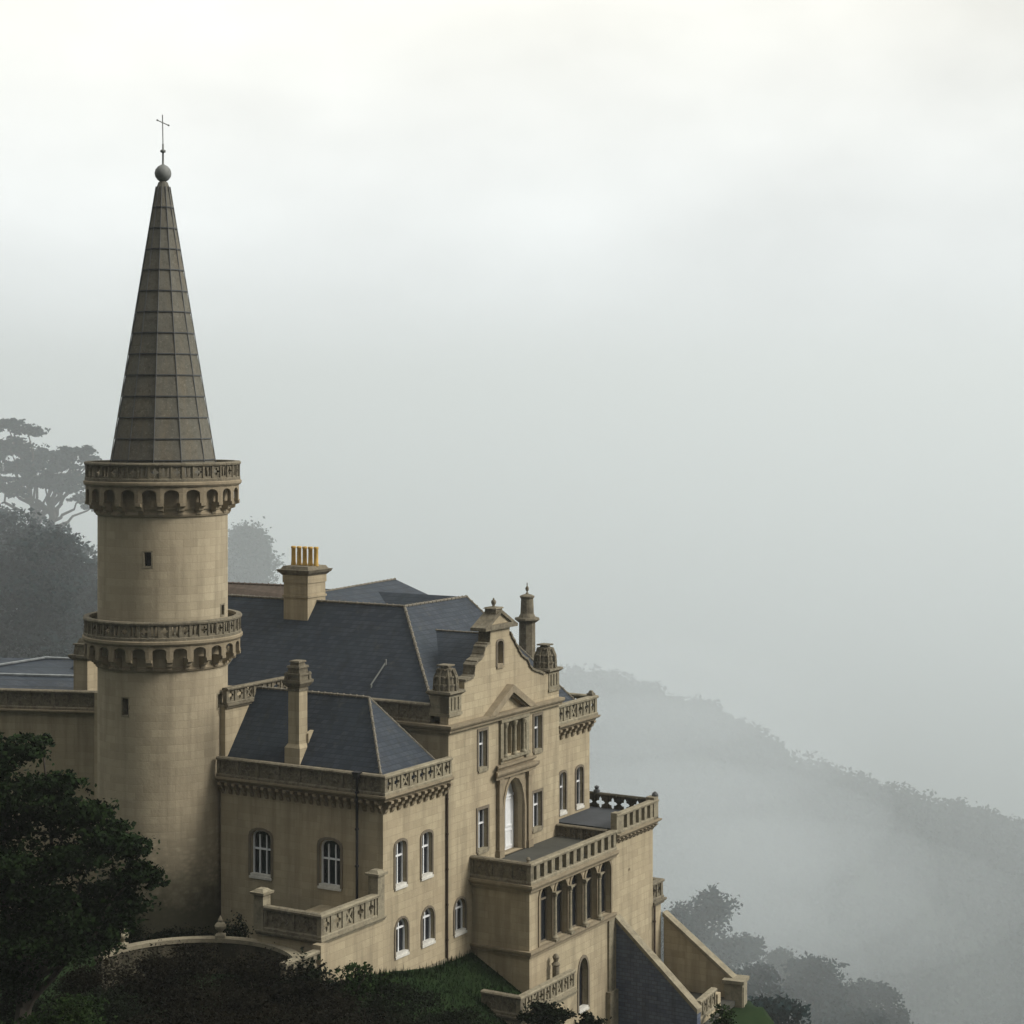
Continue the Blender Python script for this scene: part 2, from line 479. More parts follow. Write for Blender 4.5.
# ------------------------------------------------------------------ terrain
def sm(a, b, x):
    t = np.clip((x - a) / (b - a), 0, 1); return t * t * (3 - 2 * t)
def height(x, y):
    x = np.asarray(x, float); y = np.asarray(y, float)
    dx, dy = x - C0[0], y - C0[1]
    u = dx * CT + dy * ST; v = -dx * ST + dy * CT
    dv = np.maximum(0, -v); du = np.maximum(0, u - 25.4)
    P = -29.7 - .55 * np.minimum(dv, 9) - .95 * np.maximum(dv - 9, 0) - 1.5 * np.minimum(du, 12) - .30 * np.maximum(du - 12, 0)
    # sunk yard at the foot of the porch and between the flanking walls
    P = P - 10 * sm(8.6, 10.5, u) * sm(18.6, 17.4, u) * sm(2.5, 4.2, dv) * sm(14, 9, dv)
    P = np.where(u > 17.2, np.minimum(P, -35.7), P)
    # raised garden in front and left of the building
    gm = sm(-3.0, -9, x) * sm(78, 86, y) * sm(112, 99, y)
    P = P * (1 - gm) + gm * np.maximum(P, -28.3)
    P = P - .35 * np.maximum(0, 84 - y)
    # back side falls away
    back = np.maximum(0, y - 128) * sm(-40, -18, x)
    P = P - .28 * back
    # wooded spur at left, behind
    spur = -24 - .13 * np.maximum(0, y - 190) - .55 * np.maximum(0, x + 44) - .03 * np.maximum(0, -x - 60)
    P = np.where(y > 118, np.maximum(P, spur * sm(118, 150, y) + (-29.7) * (1 - sm(118, 150, y)) - 200 * sm(-30, 10, x)), P)
    P = np.maximum(P, -190)
    # far ridge at right
    rx = [-400, 5, 20, 39, 53, 66, 83, 96, 109, 136, 300, 900]
    rz = [-70, -64, -66, -72, -78, -85, -91, -96, -99, -103, -125, -170]
    zr = np.interp(x * 450 / np.clip(y, 300, 600), rx, rz)
    ridge = zr - .14 * np.maximum(0, 450 - y) - .5 * np.maximum(0, 270 - y) - .9 * np.maximum(0, y - 455)
    P = np.where(y > 140, np.maximum(P, ridge), P)
    return np.maximum(P, -190) + .5 * np.sin(x * .11) * np.cos(y * .09) * sm(125, 180, y)

def axis(segs):
    out = []
    for a, b, st in segs: out += list(np.arange(a, b, st))
    return np.array(out + [segs[-1][1]])
xs = axis([(-1500, -200, 50), (-200, -60, 7), (-60, -6, 1.5), (-6, 24, .6), (24, 60, 1.5), (60, 220, 5), (220, 1500, 60)])
ys = axis([(-250, 60, 15), (60, 92, 1.5), (92, 120, .6), (120, 150, 1.5), (150, 300, 4), (300, 620, 6), (620, 3000, 120)])
X, Y = np.meshgrid(xs, ys)
Z = height(X, Y)
nx, ny = len(xs), len(ys)
verts = np.stack([X.ravel(), Y.ravel(), Z.ravel()], 1).tolist()
faces = [(j*nx+i, j*nx+i+1, (j+1)*nx+i+1, (j+1)*nx+i) for j in range(ny-1) for i in range(nx-1)]
gr = np_mesh('ground', verts, faces, M['grass'])
gr.data.polygons.foreach_set('use_smooth', [True] * len(gr.data.polygons))
gr['kind'] = 'structure'; gr['label'] = 'grassy hillside falling away into the misty valley'

# ------------------------------------------------------------------ haze and the fog bank in the valley
def volume(name, a, b, dens, col, aniso=0.0):
    mb = MB(); mb.box(a, b)
    m = bpy.data.materials.new(name + '_air'); m.use_nodes = True
    ns, ls = m.node_tree.nodes, m.node_tree.links
    ns.clear()
    out = ns.new('ShaderNodeOutputMaterial'); pv = ns.new('ShaderNodeVolumePrincipled')
    pv.inputs['Color'].default_value = (*col, 1); pv.inputs['Density'].default_value = dens
    pv.inputs['Anisotropy'].default_value = aniso
    ls.new(pv.outputs[0], out.inputs['Volume'])
    o = link(name, mb, m)
    o['kind'] = 'stuff'
    return o
hz = volume('haze', (-1600, -300, -192), (1600, 3100, 33), .0002, (.96, .99, 1.0), .5)
hz['label'] = 'thin grey haze in the air around the building'
fb = volume('fog_bank', (-1550, 132, -191.5), (1550, 3050, 31), .0026, (.905, .957, 1.0), .25)
fb['label'] = 'thick pale fog filling the valley behind the building'
# drifting wisps of thicker mist inside the fog bank
def wisp(px, py, Y, rx, ry, rz, dens):
    p = at(px, py, Y)
    mb = MB(); mb.lathe((0, 0), [(math.cos(t) if abs(t) < 1.57 else 0.0, math.sin(t)) for t in [math.pi * (i / 24 - .5) for i in range(25)]], 48)
    mb.v = [(p.x + x * rx, p.y + y * ry, p.z + z * rz) for x, y, z in mb.v]
    o = link('mist', mb, WM)
    o['kind'] = 'stuff'; o['label'] = 'drifting wisp of mist in the valley'
WM = bpy.data.materials['fog_bank_air'].copy(); WM.node_tree.nodes['Principled Volume'].inputs['Density'].default_value = .0045
for a_ in [(640, 790, 330, 42, 60, 14), (560, 720, 360, 60, 50, 16), (700, 850, 290, 34, 50, 10), (620, 690, 400, 36, 50, 10), (760, 890, 300, 40, 40, 8), (690, 960, 240, 22, 30, 8), (600, 850, 250, 30, 40, 12),
           ]:
    wisp(*a_, .006)
WM = WM.copy(); WM.node_tree.nodes['Principled Volume'].inputs['Density'].default_value = .006
for a_ in [(740, 930, 156, 16, 9, 9), (850, 985, 160, 14, 9, 8), (690, 905, 164, 12, 9, 9), (-60, 600, 152, 34, 17, 22)]:
    wisp(*a_, .018)

# ------------------------------------------------------------------ window builder (pane is the part; frame, sill and surround its sub-parts)
WCACHE = {}
def window(T, seg, s, zb, w, h, kind='seg', mull=1, transom=(.60,), depth=.24, framemat='white', surround=.13, sill=True, sillmat='sillwhite'):
    key = (round(w, 3), round(h, 3), kind, mull, transom, framemat, surround, sill, depth, sillmat)
    if key not in WCACHE:
        P = Plane0()
        d = {}
        mb = MB(); sheet(mb, P, arch(0, 0, w, h, kind), [], depth + .04); d['pane'] = (mb, M['glass'])
        mb = MB()
        fw = .085
        panel(mb, P, arch(0, 0, w, h, kind), [arch(0, fw, w - 2*fw, h - 2*fw, kind)], depth - .05, depth + .03)
        for i in range(mull):
            x = -w/2 + w * (i + 1) / (mull + 1)
            hh = h - fw * .6 if abs(x) < .05 else h - w * .14 - fw
            sbox(mb, P, x - .035, x + .035, depth - .045, depth + .025, .02, hh)
        for t in transom:
            sbox(mb, P, -w/2 + .03, w/2 - .03, depth - .06, depth + .02, h * t - .045, h * t + .045)
        d['frame'] = (mb, M[framemat])
        if sill:
            mb = MB(); sbox(mb, P, -w/2 - .06, w/2 + .06, -.09, depth - .04, -.13, .0)
            sbox(mb, P, -w/2 + .01, w/2 - .01, -.06, depth - .03, .0, .12)
            d['sill'] = (mb, M[sillmat])
        if surround:
            mb = MB()
            panel(mb, P, arch(0, -.02, w + 2*surround, h + surround + .02, kind), [arch(0, 0, w, h, kind)], -.05, .05)
            d['surround'] = (mb, M['surround'])
        WCACHE[key] = {}
        for k, (mb, mt) in d.items():
            me = bpy.data.meshes.new('window_' + k)
            me.from_pydata(mb.v, [], mb.f); me.materials.append(mt); me.update()
            WCACHE[key][k] = me
    ms = WCACHE[key]
    p = Vector(seg(s, 0, zb)) - T.base
    win = bpy.data.objects.new('window', ms['pane']); COL.objects.link(win)
    win.parent = T.o; win.location = p; win.rotation_euler = (0, 0, seg.ang)
    for k in ('frame', 'sill', 'surround'):
        if k in ms:
            c = bpy.data.objects.new(k, ms[k]); COL.objects.link(c); c.parent = win
    return win

def opening(s, zb, w, h, kind): return arch(s, zb, w, h, kind)

# ------------------------------------------------------------------ balustrades, cornices, corbels
def quatre(cx, cz, r, n=16):
    return [(cx + r * (.72 + .28 * math.cos(4 * (2*math.pi*i/n))) * math.cos(2*math.pi*i/n), cz + r * (.72 + .28 * math.cos(4 * (2*math.pi*i/n))) * math.sin(2*math.pi*i/n)) for i in range(n)]

def balustrade(mb, seg, z0, h, bay=1.0, style='tracery', m0=0, m1=0, t=.26, n=None, post=.2):
    """base rail, pierced panels between posts, coping"""
    bh, ch = h * .16, h * .15
    molding(mb, seg, [(-.05, z0), (t + .05, z0), (t + .05, z0 + bh * .7), (t, z0 + bh), (0, z0 + bh), (-.05, z0 + bh * .7)], m0, m1)
    molding(mb, seg, [(-.07, z0 + h - ch), (t + .07, z0 + h - ch), (t + .09, z0 + h - ch * .4), (t + .02, z0 + h), (-.02, z0 + h), (-.09, z0 + h - ch * .4)], m0, m1)
    n = n or max(1, round(seg.L / bay))
    b = seg.L / n
    za, zb = z0 + bh, z0 + h - ch
    for i in range(n + 1):
        s = i * b
        p0, p1 = (s - post/2, s + post/2)
        if i == 0: p0, p1 = (0, post * .9)
        if i == n: p0, p1 = (s - post * .9, s)
        sbox(mb, seg, p0, p1, .003, t - .003, za, zb)
    for i in range(n):
        s0, s1 = i * b + post * .5 + (.4 * post if i == 0 else 0), (i + 1) * b - post * .5 - (.4 * post if i == n - 1 else 0)
        cx, cz = (s0 + s1) / 2, (za + zb) / 2
        hw, hh = (s1 - s0) / 2, (zb - za) / 2
        if style == 'open':
            continue
        outer = [(s0, za), (s1, za), (s1, zb), (s0, zb)]
        if style in ('tracery', 'quatre'):
            if i % 4 == 2 and style == 'tracery':
                holes = [[(cx - hw*.82, cz - hh*.55), (cx - hw*.82, cz + hh*.55), (cx - hw*.18, cz)][::-1],
                         [(cx + hw*.82, cz - hh*.55), (cx + hw*.18, cz), (cx + hw*.82, cz + hh*.55)][::-1],
                         [(cx - hw*.6, cz - hh*.86), (cx + hw*.6, cz - hh*.86), (cx, cz - hh*.22)],
                         [(cx - hw*.6, cz + hh*.86), (cx, cz + hh*.22), (cx + hw*.6, cz + hh*.86)]]
            else:
                r = min(hw, hh) * .92
                holes = [[(cx + (p - cx) * hw / r * .9, cz + (q - cz) * hh / r * .9) for p, q in quatre(cx, cz, r)]]
        elif style == 'slots':
            k = max(1, round(2 * hw / .26)); sw = 2 * hw / k
            holes = [[(s0 + j*sw + sw*.28, cz - hh*.8), (s0 + (j+1)*sw - sw*.28, cz - hh*.8), (s0 + (j+1)*sw - sw*.28, cz + hh*.8), (s0 + j*sw + sw*.28, cz + hh*.8)] for j in range(k)]
        elif style == 'relief':
            holes = []
        panel(mb, seg, outer, holes, .07, t - .07)
        if style == 'relief':
            r = min(hw, hh) * .8
            panel(mb, seg, quatre(cx, cz, r), [quatre(cx, cz, r * .62)], .02, .09)
            if hw > hh * 1.5:
                for sgn in (-1, 1):
                    panel(mb, seg, quatre(cx + sgn * hw * .62, cz, r * .5), [], .03, .09)

CORB = {}
def corbel_mesh(w, dz, proj, mat):
    key = (w, dz, proj, mat)
    if key not in CORB:
        mb = MB(); P = Plane0()
        prof = [(.05, 0), (.05, -dz), (-.02, -dz), (-proj * .25, -dz * .82), (-proj * .30, -dz * .62), (-proj * .62, -dz * .50), (-proj * .68, -dz * .28), (-proj, -dz * .18), (-proj, 0)]
        n = len(prof)
        mb.add([P(-w/2, d, z) for d, z in prof] + [P(w/2, d, z) for d, z in prof],
               [tuple(range(n)), tuple(range(n, 2*n))[::-1]] + [(i, (i+1) % n, n + (i+1) % n, n + i) for i in range(n)])
        me = bpy.data.meshes.new('corbel'); me.from_pydata(mb.v, [], mb.f); me.materials.append(M[mat]); me.update()
        CORB[key] = me
    return CORB[key]

def corbels(T, parent, seg, ztop, n, w=.2, dz=.62, proj=.42, mat='trim', s0=.25, s1=.25):
    me = corbel_mesh(w, dz, proj, mat)
    for i in range(n):
        s = s0 + (seg.L - s0 - s1) * i / max(1, n - 1)
        o = bpy.data.objects.new('corbel', me); COL.objects.link(o); o.parent = parent
        o.location = Vector(seg(s, 0, ztop)) - T.base
        o.rotation_euler = (0, 0, seg.ang)

def cornice(mb, seg, ztop, h=.35, proj=.5, m0=1, m1=1, inner=.1):
    z0 = ztop - h
    molding(mb, seg, [(inner, z0), (-proj * .55, z0), (-proj * .60, z0 + h * .3), (-proj * .85, z0 + h * .45), (-proj, z0 + h * .7), (-proj, z0 + h), (inner, z0 + h)], m0, m1)

def pipe(T, pts, r=.06, mat='iron', hop=None, parent=None):
    mb = MB(); mb.tube(pts, r, 8)
    z0, z1 = min(p[2] for p in pts), max(p[2] for p in pts)
    z = z0 + 1.2
    while z < z1:
        mb.lathe((pts[0][0], pts[0][1]), [(r * .9, z), (r * 1.5, z), (r * 1.5, z + .1), (r * .9, z + .1)], 8)
        z += 1.9
    if hop: mb.frustum((pts[0][0], pts[0][1]), r * 1.3, r * 2.8, z1, z1 + .35)
    return T.part('drainpipe', mb, M[mat], parent)

def ridge_line(mb, a, b, r=.09, step=.42):
    a, b = Vector(a), Vector(b)
    L = (b - a).length; n = max(1, round(L / step))
    for i in range(n):
        p, q = a.lerp(b, i / n), a.lerp(b, (i + .96) / n)
        mb.tube([p, p.lerp(q, .82), p.lerp(q, .84), q], [r * .82, r * .82, r * 1.2, r * 1.2], 6)

# ------------------------------------------------------------------ ROUND TOWER
tx, ty = -19.15, 107.0
tu, tv = UV(tx, ty)
TW = Thing('round_tower', 'tall round stone tower with two arched galleries and a pointed conical spire', 'tower', (tx, ty, -30), castle=False)
b = TW.base
RS = 3.52
def towerseg(ang0, ang1, r):
    return Seg((tx + r * math.cos(ang0), ty + r * math.sin(ang0)), (tx + r * math.cos(ang1), ty + r * math.sin(ang1)))
NS = 120
def angpx(px, r=RS):     # azimuth on the camera side of the shaft seen at that column
    best = min((abs(512 + 1950 * (tx + r * math.cos(R(a))) / (ty + r * math.sin(R(a))) - px), a) for a in range(-178, -2))
    return R(best[1])
slits = [(149, 4.2, -8.3, -7.55), (223, 3, -11.15, -10.6), (124.5, 4.2, -16.25, -15.35), (220, 3, -16.15, -15.4), (145, 4, -23.6, -22.9)]
zl = sorted(set([-30.0, -5.2] + [z for s_ in slits for z in s_[2:]] + list(np.arange(-29, -6, 1.5))))
mb = MB()
vs = []
for z in zl:
    r = RS + max(0, (-24 - z)) * .03
    for i in range(NS):
        a = 2 * math.pi * i / NS; vs.append((tx + r * math.cos(a), ty + r * math.sin(a), z))
fs = []
cells = {}
for k, (px, wpx, z0, z1) in enumerate(slits[:4]):
    a = angpx(px) % (2 * math.pi)
    i0 = int(round(a / (2 * math.pi / NS) - 1)); cells[k] = (i0, i0 + 2, z0, z1)
for j in range(len(zl) - 1):
    for i in range(NS):
        if any(i0 <= i < i1 and z0 - 1e-6 <= zl[j] < z1 - 1e-6 for i0, i1, z0, z1 in cells.values()): continue
        fs.append((j*NS+i, j*NS+(i+1) % NS, (j+1)*NS+(i+1) % NS, (j+1)*NS+i))
mb.add(vs, fs)
TW.part('wall', mb, M['tower'], smooth=True)
for k, (i0, i1, z0, z1) in cells.items():
    a0, a1 = 2 * math.pi * i0 / NS, 2 * math.pi * i1 / NS
    sg = towerseg(a0, a1, RS)
    mb = MB(); sbox(mb, sg, .02, sg.L - .02, .42, .46, z0, z1)
    wo = TW.part('window', mb, M['glass'])
    mb = MB(); panel(mb, sg, [(-.09, z0 - .10), (sg.L + .09, z0 - .10), (sg.L + .09, z1 + .08), (-.09, z1 + .08)], [[(0.0, z0), (sg.L, z0), (sg.L, z1), (0.0, z1)]], -.02, .43)
    TW.part('surround', mb, M['carvedpale'], wo)

def gallery(ztop, zpar, zarch, zbot, ro, nb, label):
    """machicolated gallery: arcade ring is the part; corbels, parapet and floor its sub-parts"""
    mb = MB()
    c = (tx, ty)
    # rings above the arches and at the foot
    mb.lathe(c, [(ro - .30, zpar - .28), (ro + .02, zpar - .28), (ro + .10, zpar - .18), (ro + .10, zpar - .06), (ro + .02, zpar), (ro - .30, zpar)], 72, True)
    mb.lathe(c, [(RS - .05, zbot - .12), (RS + .10, zbot - .06), (RS + .14, zbot + .05), (RS + .05, zbot + .16), (RS - .05, zbot + .16)], 72, True)
    r1 = ro - .01
    for i in range(nb):
        a0, a1 = 2 * math.pi * i / nb, 2 * math.pi * (i + 1) / nb
        # sheet wrapped in 6 strips would be overkill: each bay is a chord
        sg = towerseg(a0, a1, r1)
        L = sg.L
        w = L * .66
        hz_ = zpar - .27 - zarch
        ar = [(L/2 + w/2 * math.cos(t), zarch + .55 * (zpar - zarch - .27) + (hz_ * .27) * math.sin(t)) for t in [math.pi * k / 8 for k in range(9)]]
        outer = [(0, zarch), (L/2 - w/2, zarch)] + ar[::-1] + [(L/2 + w/2, zarch), (L, zarch), (L, zpar - .27), (0, zpar - .27)]
        panel(mb, sg, outer, [], 0, .22)
    g_ = TW.part('gallery', mb, M['trim'], label=label)
    # corbel, stepped
    me = None
    for i in range(nb):
        a = 2 * math.pi * i / nb
        if me is None:
            q = MB(); P = Plane0()
            H_ = zarch - zbot
            pr = ro - RS
            prof = [(0, 0), (pr + .06, 0), (pr + .06, -H_ * .75), (pr * .78, -H_ * .95), (pr * .60, -H_ * 1.0), (pr * .60, -H_ * .5 - .0), ]
            # stepped: outer lip, then two rolls going back to the shaft
            prof = [(-.0, .10), (pr * .30, .10), (pr + .02, .10), (pr + .02, -H_ * .05), ]
            prof = [(-.02, .02), (-.02, -H_ * .22), (pr * .32, -H_ * .34), (pr * .34, -H_ * .58), (pr * .68, -H_ * .68), (pr * .70, -H_ * .92), (pr, -H_ * 1.0), (pr + .08, -H_), (pr + .08, .02)]
            n = len(prof); wd = .15
            q.add([P(-wd, d, z) for d, z in prof] + [P(wd, d, z) for d, z in prof],
                  [tuple(range(n)), tuple(range(n, 2*n))[::-1]] + [(k, (k+1) % n, n + (k+1) % n, n + k) for k in range(n)])
            me = bpy.data.meshes.new('corbel'); me.from_pydata(q.v, [], q.f); me.materials.append(M['trim']); me.update()
        o = bpy.data.objects.new('corbel', me); COL.objects.link(o); o.parent = g_
        o.location = Vector((tx + r1 * math.cos(a), ty + r1 * math.sin(a), zarch)) - b
        o.rotation_euler = (0, 0, a + math.pi / 2)
    # parapet with carved panels
    mb = MB()
    npb = nb
    mb.lathe(c, [(ro - .26, zpar), (ro + .03, zpar), (ro + .03, zpar + .13), (ro - .02, zpar + .17), (ro - .26, zpar + .17)], 72, True)
    mb.lathe(c, [(ro - .28, ztop - .17), (ro + .05, ztop - .17), (ro + .07, ztop - .08), (ro + .02, ztop), (ro - .26, ztop)], 72, True)
    za, zb_ = zpar + .16, ztop - .16
    for i in range(npb * 2):
        a0, a1 = 2 * math.pi * i / (npb * 2), 2 * math.pi * (i + 1) / (npb * 2)
        sg = towerseg(a0, a1, ro)
        L = sg.L
        cx, cz, hh = L / 2, (za + zb_) / 2, (zb_ - za) / 2
        sbox(mb, sg, -.06, .06, .0, .24, za, zb_)
        if i % 2:
            hole = quatre(cx, cz, min(L * .40, hh * .85))
            panel(mb, sg, [(0.05, za), (L - .05, za), (L - .05, zb_), (0.05, zb_)], [hole], .05, .19)
        else:
            k = L * .3
            panel(mb, sg, [(0.05, za), (L - .05, za), (L - .05, zb_), (0.05, zb_)],
                  [[(cx - k, cz - hh*.7), (cx - k*.15, cz - hh*.7), (cx - k*.45, cz + hh*.7), (cx - k, cz + hh*.7)],
                   [(cx + k*.15, cz - hh*.7), (cx + k, cz - hh*.7), (cx + k, cz + hh*.7), (cx + k*.45, cz + hh*.7)]], .05, .19)
    TW.part('parapet', mb, M['carved'], g_)
    mb = MB(); mb.lathe(c, [(RS - .3, zpar - .1), (ro - .1, zpar - .1), (ro - .1, zpar - .24), (RS - .3, zpar - .24)], 48, True)
    TW.part('walkway', mb, M['carved'], g_)

gallery(-2.80, -3.80, -4.95, -5.62, 4.18, 22, 'upper gallery under the spire')
gallery(-11.20, -12.20, -13.20, -13.85, 4.24, 24, 'lower gallery round the middle of the shaft')
# spire
mb = MB()
mb.lathe((tx, ty), [(RS + .1, -3.92), (RS + .1, -5.3), (RS - .3, -5.3)], 48)
mb.lathe((tx, ty), [(0, -3.85), (3.6, -3.85), (3.6, -3.95), (0, -3.95)], 36, True)
NSP = 12
zt, zb0, rt, rb = 12.25, -3.85, .36, 3.02
nl = 14
prof = []
for i in range(nl):
    z0 = zb0 + (zt - zb0) * i / nl; z1 = zb0 + (zt - zb0) * (i + 1) / nl
    r0 = rb + (rt - rb) * i / nl; r1 = rb + (rt - rb) * (i + 1) / nl
    prof += [(r0 + .035, z0), (r1 - .01, z1)]
prof += [(rt * .7, zt + .25), (.06, zt + .35)]
mb2 = MB(); mb2.lathe((tx, ty), prof, NSP)
sp_ = TW.part('spire', mb2, M['spire'])
TW.part('spire_base', mb, M['trim'], sp_)
mb = MB()
for k in range(NSP):
    a = 2 * math.pi * k / NSP
    mb.tube([(tx + (rb + .04) * math.cos(a), ty + (rb + .04) * math.sin(a), zb0), (tx + (rt + .03) * math.cos(a), ty + (rt + .03) * math.sin(a), zt)], .024, 4)
for i in range(1, nl):
    z0 = zb0 + (zt - zb0) * i / nl; r0 = rb + (rt - rb) * i / nl
    mb.lathe((tx, ty), [(r0 - .02, z0 - .03), (r0 + .06, z0 - .03), (r0 + .06, z0 + .025), (r0 - .02, z0 + .025)], NSP)
TW.part('seam_roll', mb, M['lead'], sp_)
mb = MB()
mb.lathe((tx, ty), [(.02, 12.3), (.22, 12.35), (.10, 12.5), (.14, 12.52), (.30, 12.62), (.43, 12.8), (.465, 12.98), (.42, 13.18), (.28, 13.36), (.10, 13.46), (.06, 13.5), (.05, 14.1), (.15, 14.15), (.15, 14.25), (.05, 14.3), (.05, 14.6), (0, 14.62)], 20)
fi = TW.part('ball_finial', mb, M['metal'], sp_, True)
mb = MB()
mb.tube([(tx, ty, 14.5), (tx - .03, ty, 16.2)], .028, 6)
mb.tube([(tx - .26, ty - .3, 15.86), (tx + .26, ty + .3, 15.66)], .03, 6)
mb.tube([(tx - .28, ty - .31, 15.87), (tx - .23, ty - .25, 15.85)], .05, 6)
mb.tube([(tx + .28, ty + .31, 15.655), (tx + .23, ty + .25, 15.67)], .05, 6)
TW.part('cross', mb, M['metal'], sp_)

# ------------------------------------------------------------------ CORNER WING (hipped, left of the gable)
CW = Thing('corner_wing', 'two storey stone wing with hipped slate roof between round tower and gabled house', 'building', (3, 5, -30))
LF = Seg((0, 10.6), (0, 0))        # shaded long side
RF = Seg((0, 0), (6.0, 0))         # lit short side
zc = -20.0
mb = MB()
U1 = [(1.60, -24.75, 1.02, 2.36, 'seg'), (4.07, -24.75, 1.02, 2.36, 'seg')]
L1 = [(1.70, -28.32, 1.15, 1.88, 'round'), (4.20, -28.32, 1.15, 1.88, 'round')]
SL = [(10.6 - 7.88, -24.88, 1.36, 2.46, 'seg'), (10.6 - 3.35, -24.88, 1.36, 2.46, 'seg')]
sheet(mb, RF, [(0, -31.5), (RF.L, -31.5), (RF.L, zc + .5), (0, zc + .5)], [opening(*q) for q in U1 + L1], 0, .30)
sheet(mb, LF, [(0, -31.5), (LF.L, -31.5), (LF.L, zc + .5), (0, zc + .5)], [opening(*q) for q in SL], 0, .30)
mb.add([(0, 10.6, -31.5), (6, 10.6, -31.5), (6, 10.6, zc + .5), (0, 10.6, zc + .5)], [(0, 1, 2, 3)])
CW.part('wall', mb, M['stone'])
for q in U1: window(CW, RF, *q, mull=1, transom=(.66,))
for q in L1: window(CW, RF, *q, mull=1, transom=(.72,), surround=.12)
for q in SL: window(CW, LF, *q, mull=2, transom=(.58,), surround=.14)
mb = MB()
cornice(mb, LF, -19.72, .34, .52, 0, 1); cornice(mb, RF, -19.72, .34, .52, 1, 0)
molding(mb, LF, [(.02, -20.42), (-.05, -20.40), (-.05, -20.30), (.02, -20.28)], 0, 1)
co = CW.part('cornice', mb, M['trim'])
corbels(CW, co, LF, -20.04, 22, .20, .66, .46, 'trim', .2, .15)
corbels(CW, co, RF, -20.04, 10, .24, .72, .50, 'trim', .15, .2)
mb = MB()
balustrade(mb, LF.off(-.36, 0, .36), -19.72, 1.05, 1.35, 'relief', 0, 1)
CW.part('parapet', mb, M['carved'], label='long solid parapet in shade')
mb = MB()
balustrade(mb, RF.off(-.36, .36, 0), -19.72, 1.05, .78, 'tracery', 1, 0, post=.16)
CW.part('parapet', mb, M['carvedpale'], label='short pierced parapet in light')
# roof
za, zr = -19.45, -15.35
r0 = [(.0, .0), (6.0, .0), (6.0, 10.6), (.0, 10.6)]
A, Bq, Cq, D = [(p[0], p[1], za) for p in r0]
E1, E2 = (3.05, 3.0, zr), (3.05, 10.6, zr)
mb = MB(); mb.add([A, Bq, Cq, D, E1, E2], [(0, 4, 5, 3), (0, 1, 4), (1, 2, 5, 4), (2, 3, 5), (0, 3, 2, 1)])
rf = CW.part('roof', mb, M['slate'])
mb = MB()
for a_, b_, r_ in (((A[0] + .3, A[1] + .3, za + .43), E1, .08), ((Bq[0] - .2, Bq[1] + .2, za + .28), E1, .06), (E1, E2, .085)):
    mb = MB(); ridge_line(mb, a_, b_, r_); CW.part('ridge_tiles', mb, M['ridge'], rf)
# slim chimney on the long slope
cc = (.95, 6.15)
mb = MB()
mb.box((cc[0] - .50, cc[1] - .50, -19.4), (cc[0] + .50, cc[1] + .50, -17.95))
mb.frustum(cc, .50, .38, -17.95, -17.75)
mb.box((cc[0] - .36, cc[1] - .36, -17.75), (cc[0] + .36, cc[1] + .36, -14.75))
mb.add([(cc[0] + .30, cc[1] - .48, -19.0), (cc[0] + 1.7, cc[1] - .48, -16.9), (cc[0] + .30, cc[1] - .48, -16.9 - .35), (cc[0] + .30, cc[1] - .25, -19.0), (cc[0] + 1.7, cc[1] - .25, -16.9), (cc[0] + .30, cc[1] - .25, -17.25)],
       [(0, 1, 2), (3, 5, 4), (0, 3, 4, 1), (1, 4, 5, 2), (2, 5, 3, 0)])
ch = CW.part('chimney', mb, M['stone'], label='slim stone chimney with a carved stepped cap')
mb = MB()
for (h0, h1, z0, z1) in [(.40, .40, -14.95, -14.80), (.42, .60, -14.75, -14.5), (.60, .60, -14.5, -14.36), (.46, .44, -14.36, -14.1), (.52, .52, -14.1, -14.0), (.40, .36, -14.0, -13.72), (.44, .40, -13.72, -13.6), (.30, .26, -13.6, -13.42), (.34, .30, -13.42, -13.34)]:
    mb.frustum(cc, h0, h1, z0, z1)
for sx in (-1, 1):
    for sy in (-1, 1):
        mb.frustum((cc[0] + sx * .42, cc[1] + sy * .42), .10, .07, -14.36, -13.95)
CW.part('cap', mb, M['carved'], ch)
mb = MB(); sbox(mb, RF, 0, RF.L, -.10, .01, -31, -29.55)
CW.part('plinth', mb, M['carvedpale'])
px_ = (-.42, 1.30)
pipe(CW, [(px_[0] - .05, px_[1], -28.5), (px_[0] - .05, px_[1], -18.95)], .075, 'iron', True)
pipe(CW, [(5.97, -.10, -29.8), (5.97, -.10, -20.1)], .05, 'rust')

# ------------------------------------------------------------------ GABLED HOUSE (main block)
GH = Thing('gabled_house', 'large stone house with curved gable, pediment and big hipped slate roof', 'building', (12, 5, -30))
v0 = -.15
FR = Seg((6.0, v0), (18.15, v0))
WG = Seg((18.15, .25), (22.7, .25))
zc = -17.05
def S(u): return u - 6.0
# gable outline
cx = 11.95
left = [(6.0, zc), (6.0, -15.45), (7.62, -15.42), (7.62, -14.84), (7.9, -14.80), (8.35, -14.76), (8.52, -14.62), (8.58, -14.15), (8.8, -13.95), (9.3, -13.80), (9.5, -13.62), (9.64, -13.25), (9.85, -13.10), (10.14, -13.04), (10.2, -12.15)]
right = [(12.45, -12.15), (12.47, -12.68), (12.62, -12.9), (12.95, -13.25), (13.35, -13.72), (13.64, -14.02), (14.0, -14.25), (14.38, -14.40), (14.6, -14.76), (14.9, -15.0), (15.3, -15.15), (15.8, -15.28), (16.3, -15.45), (18.15, -15.47), (18.15, zc)]
wins = [(S(9.50), -19.92, .86, 2.14, 'rect'), (S(15.62), -19.72 - .1, .86, 2.06, 'rect'),
        (S(9.50), -24.42, 1.02, 2.30, 'rect'), (S(15.55), -24.35, 1.02, 2.15, 'rect'), (S(7.15), -28.42, 1.12, 1.86, 'round')]
gw = (S(11.35), -14.38, .62, 1.40, 'seg')
